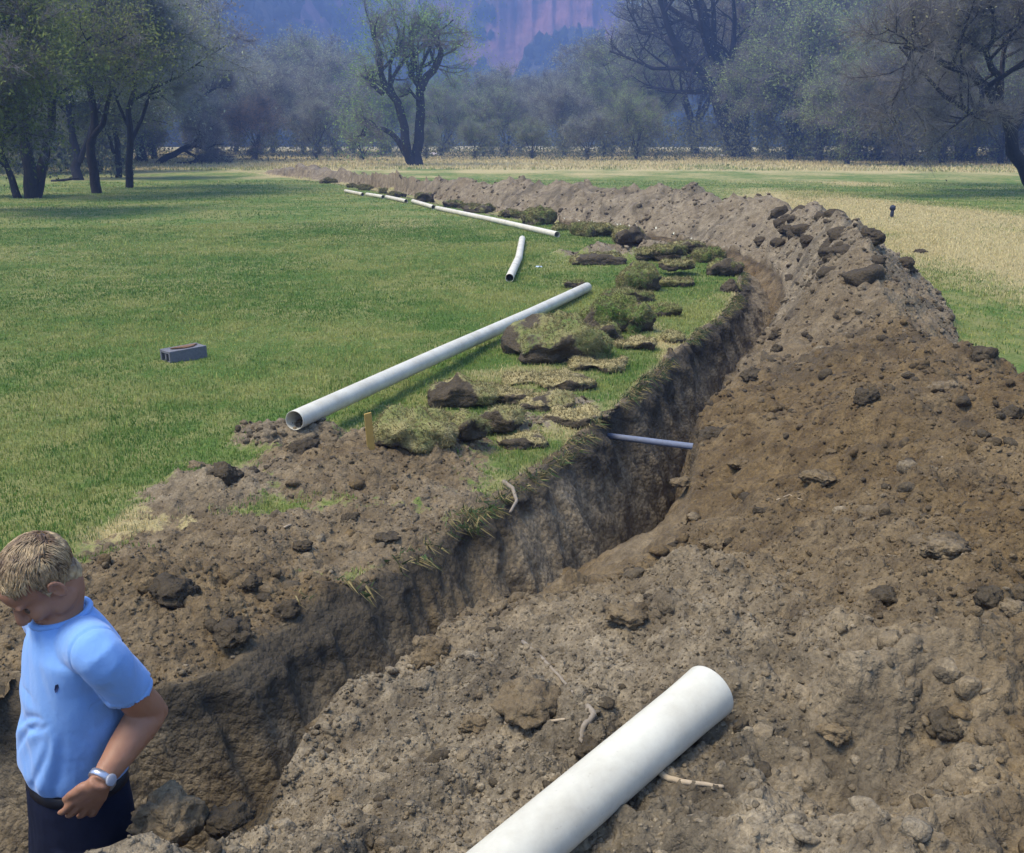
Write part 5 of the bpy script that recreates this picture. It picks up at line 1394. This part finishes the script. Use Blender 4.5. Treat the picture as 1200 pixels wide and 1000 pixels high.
# the thick pipe in the foreground
rp = .064
p_far = on_ground(832, 810, rp); p_near = on_ground(607, 1000, rp)
zt = max(p_far.z, p_near.z)
def lift(px, py, z): return Vector(G(px, py, z))
p_far = lift(832, 810, p_far.z+.015); p_near = lift(607, 1000, p_near.z+.015)
dd_ = (p_near-p_far).normalized(); p_end = p_near+dd_*.55
hollow_pipe('white_pipe', [p_end, p_near, p_near.lerp(p_far, .5), p_far], rp, 'thick white pipe lying on the near spoil, by far the biggest and closest pipe', n=56, bell=.05, wall=.07)
# grey service pipe crossing the trench
M['grey_pipe'] = mat_plain('grey_pipe_plastic', (.17, .19, .24), (.11, .12, .14), .5, 30)
a = Vector(G(728, 513, -.10)); b = Vector(G(792, 521, -.06)); d_ = (b-a)
hollow_pipe('grey_pipe', [a-d_*.25, a, b, b+d_*.9], .019, 'thin grey pipe crossing the trench high up beside the dark sod clod', mat='grey_pipe', n=14, wall=.15)
# wooden stake
def stake():
    p = on_ground(435, 527, 0); m = MB(); w, t, h = .019, .008, .19
    vs = [(-w, -t, -.08), (w, -t, -.08), (w, t, -.08), (-w, t, -.08), (-w, -t, h), (w*.95, -t, h+.006), (w*.9, t, h+.004), (-w, t, h-.002)]
    m.add(vs, [(3, 2, 1, 0), (4, 5, 6, 7), (0, 1, 5, 4), (1, 2, 6, 5), (2, 3, 7, 6), (3, 0, 4, 7)])
    o = m.build('wooden_stake', mat_plain('yellow_lath', (.46, .30, .07), (.30, .19, .05), .85, 30, .5), smooth=False); o.location = p; o.rotation_euler = (.03, -.06, .25)
    b = o.modifiers.new('edge', 'BEVEL'); b.width = .0015
    tag(o, 'short yellow wooden stake upright beside the long tan sod', 'stake')
stake()
# hollow building block
def block():
    p = on_ground(216, 421, 0); L_, Wd, Hh, th = .155, .075, .105, .022
    root = empty('building_block', p+Vector((0, 0, -.012)), 'grey hollow building block with dark open end lying alone on the lawn', 'block'); root.rotation_euler = (0.02, -.03, .80)
    m = MB()
    def box(x0, x1, y0, y1, z0, z1):
        m.add([(x0, y0, z0), (x1, y0, z0), (x1, y1, z0), (x0, y1, z0), (x0, y0, z1), (x1, y0, z1), (x1, y1, z1), (x0, y1, z1)], [(3, 2, 1, 0), (4, 5, 6, 7), (0, 1, 5, 4), (1, 2, 6, 5), (2, 3, 7, 6), (3, 0, 4, 7)])
    # laid on its side: the cores run along the length
    box(-L_, L_, -Wd, -Wd+th, .0, Hh); box(-L_, L_, Wd-th, Wd, .0, Hh)
    box(-L_+.001, L_-.001, -Wd+th, Wd-th, 0.001, th); box(-L_+.001, L_-.001, -Wd+th, Wd-th, Hh-th, Hh-.002); box(-L_+.004, L_-.004, -.011, .011, th, Hh-th)
    o = m.build('shell', mat_plain('concrete', (.20, .195, .20), (.09, .085, .085), .95, 60, .8, .004), root, smooth=False)
    b = o.modifiers.new('edge', 'BEVEL'); b.width = .003; b.segments = 2
    V = clod_shape(3, 77, .12)*np.array([.12, .05, .10])*1.0
    t = mesh_np('soil_cap', V, ICO[3][1], mat_plain('rusty_soil', (.22, .12, .06), (.12, .07, .04), .95, 60, .8), root); t.location = (.02, 0, Hh+.002); t['label'] = 'brown soil lying on the top face'
block()
# roots and sticks
M['root'] = mat_plain('pale_root', (.46, .36, .22), (.27, .20, .12), .85, 60, .6)
M['root_dark'] = mat_plain('dusty_root', (.30, .25, .17), (.17, .13, .09), .9, 60, .6)
def root(pts, w, label, mat='root', cat='root', lift_=.0, taper=.5, name='dry_root'):
    P = [on_ground(px, py, w*.6+lift_) for px, py in pts]; c = P[0].copy(); Q = []
    P = [p-c for p in P]
    for i in range(len(P)-1):
        for k in range(4): Q.append(P[i].lerp(P[i+1], k/4)+Vector(RNG.normal(size=3))*w*.12)
    Q.append(P[-1]); m = MB(); m.tube(Q, [w*(1-taper*i/(len(Q)-1)) for i in range(len(Q))], 8)
    o = m.build(name, M[mat]); o.location = c; tag(o, label, cat); return o
root([(592, 848), (612, 845), (636, 846), (662, 843)], .0065, 'straight pale root lying below the broad rounded clod')
root([(768, 902), (784, 913), (806, 917), (828, 920), (848, 922)], .008, 'pale root poking out from under the thick white pipe')
root([(688, 828), (696, 838), (684, 852), (680, 866), (690, 878)], .010, 'dusty crooked root between the broad clod and the thick pipe', 'root_dark')
root([(612, 752), (636, 772), (656, 794), (672, 812), (690, 822)], .006, 'long dusty streak of soil running down towards the crooked root', 'root_dark')  # a streak of soil, built in the shape of a root
root([(333, 618), (340, 615), (348, 614)], .005, 'tiny pale stick on the left soil in front of the brown mound', name='stick', cat='stick')
root([(590, 565), (600, 572), (606, 586), (598, 600)], .012, 'pale stub of root at the lip of the trench', 'root_dark')
root([(910, 586), (925, 580), (940, 586)], .003, 'fine dust mark shaped as a straw across the middle of the heap', name='stick', cat='stick')  # a dust mark, added to the heap in the shape of a straw
# specks of litter and stones
def stone(px, py, w, label, col, flat=.5, seed=1, name='stone', cat='stone', group=None):
    p = on_ground(px, py, 0); r = w/2*p.y/F; V = clod_shape(3, 500+seed, flat)*r
    o = mesh_np(name, V, ICO[3][1], mat_plain('stone_'+str(seed), col, tuple(c*.6 for c in col), .8, 25, .4)); o.location = (p.x, p.y, p.z+r*flat*.4); tag(o, label, cat, group)
stone(526, 457, 12, 'pinkish flat chip of stone on the grey brown sod mound', (.62, .42, .36), .35, 1)
stone(632, 313, 10, 'bluish white scrap of paper on the grass beyond the long pipe', (.55, .66, .80), .15, 2, 'paper_scrap', 'litter')
stone(567, 397, 5, 'small white pebble on the grass below the long pipe', (.8, .8, .74), .6, 3)
stone(509, 183, 12, 'pale stone in straw grass right of the crooked meadow tree', (.75, .66, .66), .5, 4)
stone(872, 183, 14, 'white stone in the straw grass under the tall many stemmed tree', (.72, .72, .72), .45, 5)
stone(846, 184, 9, 'smaller pale stone left of the white stone under the tall tree', (.62, .60, .55), .45, 6)
for i, (px, w_, t) in enumerate([(960, 10, 'leftmost and smallest'), (997, 14, 'second'), (1018, 14, 'third'), (1040, 16, 'widest')]):
    stone(px, 185, w_, t+' dark boulder of the low row left of the short dark trunk', (.055, .045, .045), .6, 10+i, 'boulder', 'boulder', 'dark boulders at the meadow edge')
# dark marker post on the right
def marker():
    p = on_ground(1045, 255, 0); m = MB(); s = p.y/F
    m.tube([(0, 0, -.1), (0, 0, .10), (.01, 0, .17)], [.035, .040, .030], 10); o = m.build('post', mat_plain('tarred_post', (.03, .035, .05), None, .8, 20)); 
    m2 = MB(); V = clod_shape(3, 5, .85)*.075
    o.name = 'marker_post'; o.location = p; tag(o, 'short dark post standing in the pale dry grass on the right', 'post')
    c = mesh_np('cap', V, ICO[3][1], o.data.materials[0], o); c.location = (0, 0, .19)
marker()
def sign():
    x, y, z = gpos(790, 178); r_ = empty('small_sign', (x, y, z), 'tiny pale yellow sign board on a post in front of the wood', 'sign')
    m = MB(); m.tube([(0, .03, -.1), (0, .03, 1.75)], .04, 8); m.build('post', M['bark'], r_)
    m = MB(); w, h = .33, .36
    m.add([(-w, -.012, 1.5), (w, -.012, 1.5), (w, .012, 1.5), (-w, .012, 1.5), (-w, -.012, 1.5+2*h), (w, -.012, 1.5+2*h), (w, .012, 1.5+2*h), (-w, .012, 1.5+2*h)], [(3, 2, 1, 0), (4, 5, 6, 7), (0, 1, 5, 4), (1, 2, 6, 5), (2, 3, 7, 6), (3, 0, 4, 7)])
    m.build('board', mat_plain('faded_board', (.40, .40, .20), None, .7), r_, smooth=False)
sign()
# ------------------------------------------------------------------ camera, light, air
cam = bpy.data.cameras.new('camera'); cam.sensor_width = 36; cam.sensor_fit = 'HORIZONTAL'; cam.lens = 36*F/1200
cam.clip_start = .05; cam.clip_end = 4000
co = bpy.data.objects.new('camera', cam); COL.objects.link(co); co.location = (0, 0, EYE)
co.rotation_euler = (math.pi/2-PITCH, 0, 0); SC.camera = co
SUN_EL, SUN_AZ = math.radians(64), math.radians(-112)     # azimuth from +y towards +x
w = bpy.data.worlds.new('World'); SC.world = w; w.use_nodes = True
nt = w.node_tree; bg = nt.nodes['Background']; sky = nt.nodes.new('ShaderNodeTexSky'); sky.sky_type = 'NISHITA'
sky.sun_disc = False; sky.sun_elevation = SUN_EL; sky.sun_rotation = SUN_AZ; sky.dust_density = 1.5; sky.altitude = 1200
nt.links.new(sky.outputs[0], bg.inputs[0]); bg.inputs[1].default_value = .15
sl = bpy.data.lights.new('sun', 'SUN'); sl.energy = 1.75; sl.angle = math.radians(25); sl.color = (1, .91, .76)
so = bpy.data.objects.new('sun', sl); COL.objects.link(so); so.location = (-20, 0, 30)
d = Vector((math.sin(SUN_AZ)*math.cos(SUN_EL), math.cos(SUN_AZ)*math.cos(SUN_EL), math.sin(SUN_EL)))
so.rotation_euler = d.to_track_quat('Z', 'Y').to_euler()
vs = SC.view_settings; vs.view_transform = 'Standard'; vs.look = 'None'; vs.gamma = 1; vs.exposure = 1.72; vs.use_curve_mapping = False
SC.render.filter_size = 1.9; SC.cycles.volume_bounces = 0; SC.cycles.max_bounces = 5; SC.cycles.diffuse_bounces = 3; SC.cycles.transparent_max_bounces = 8
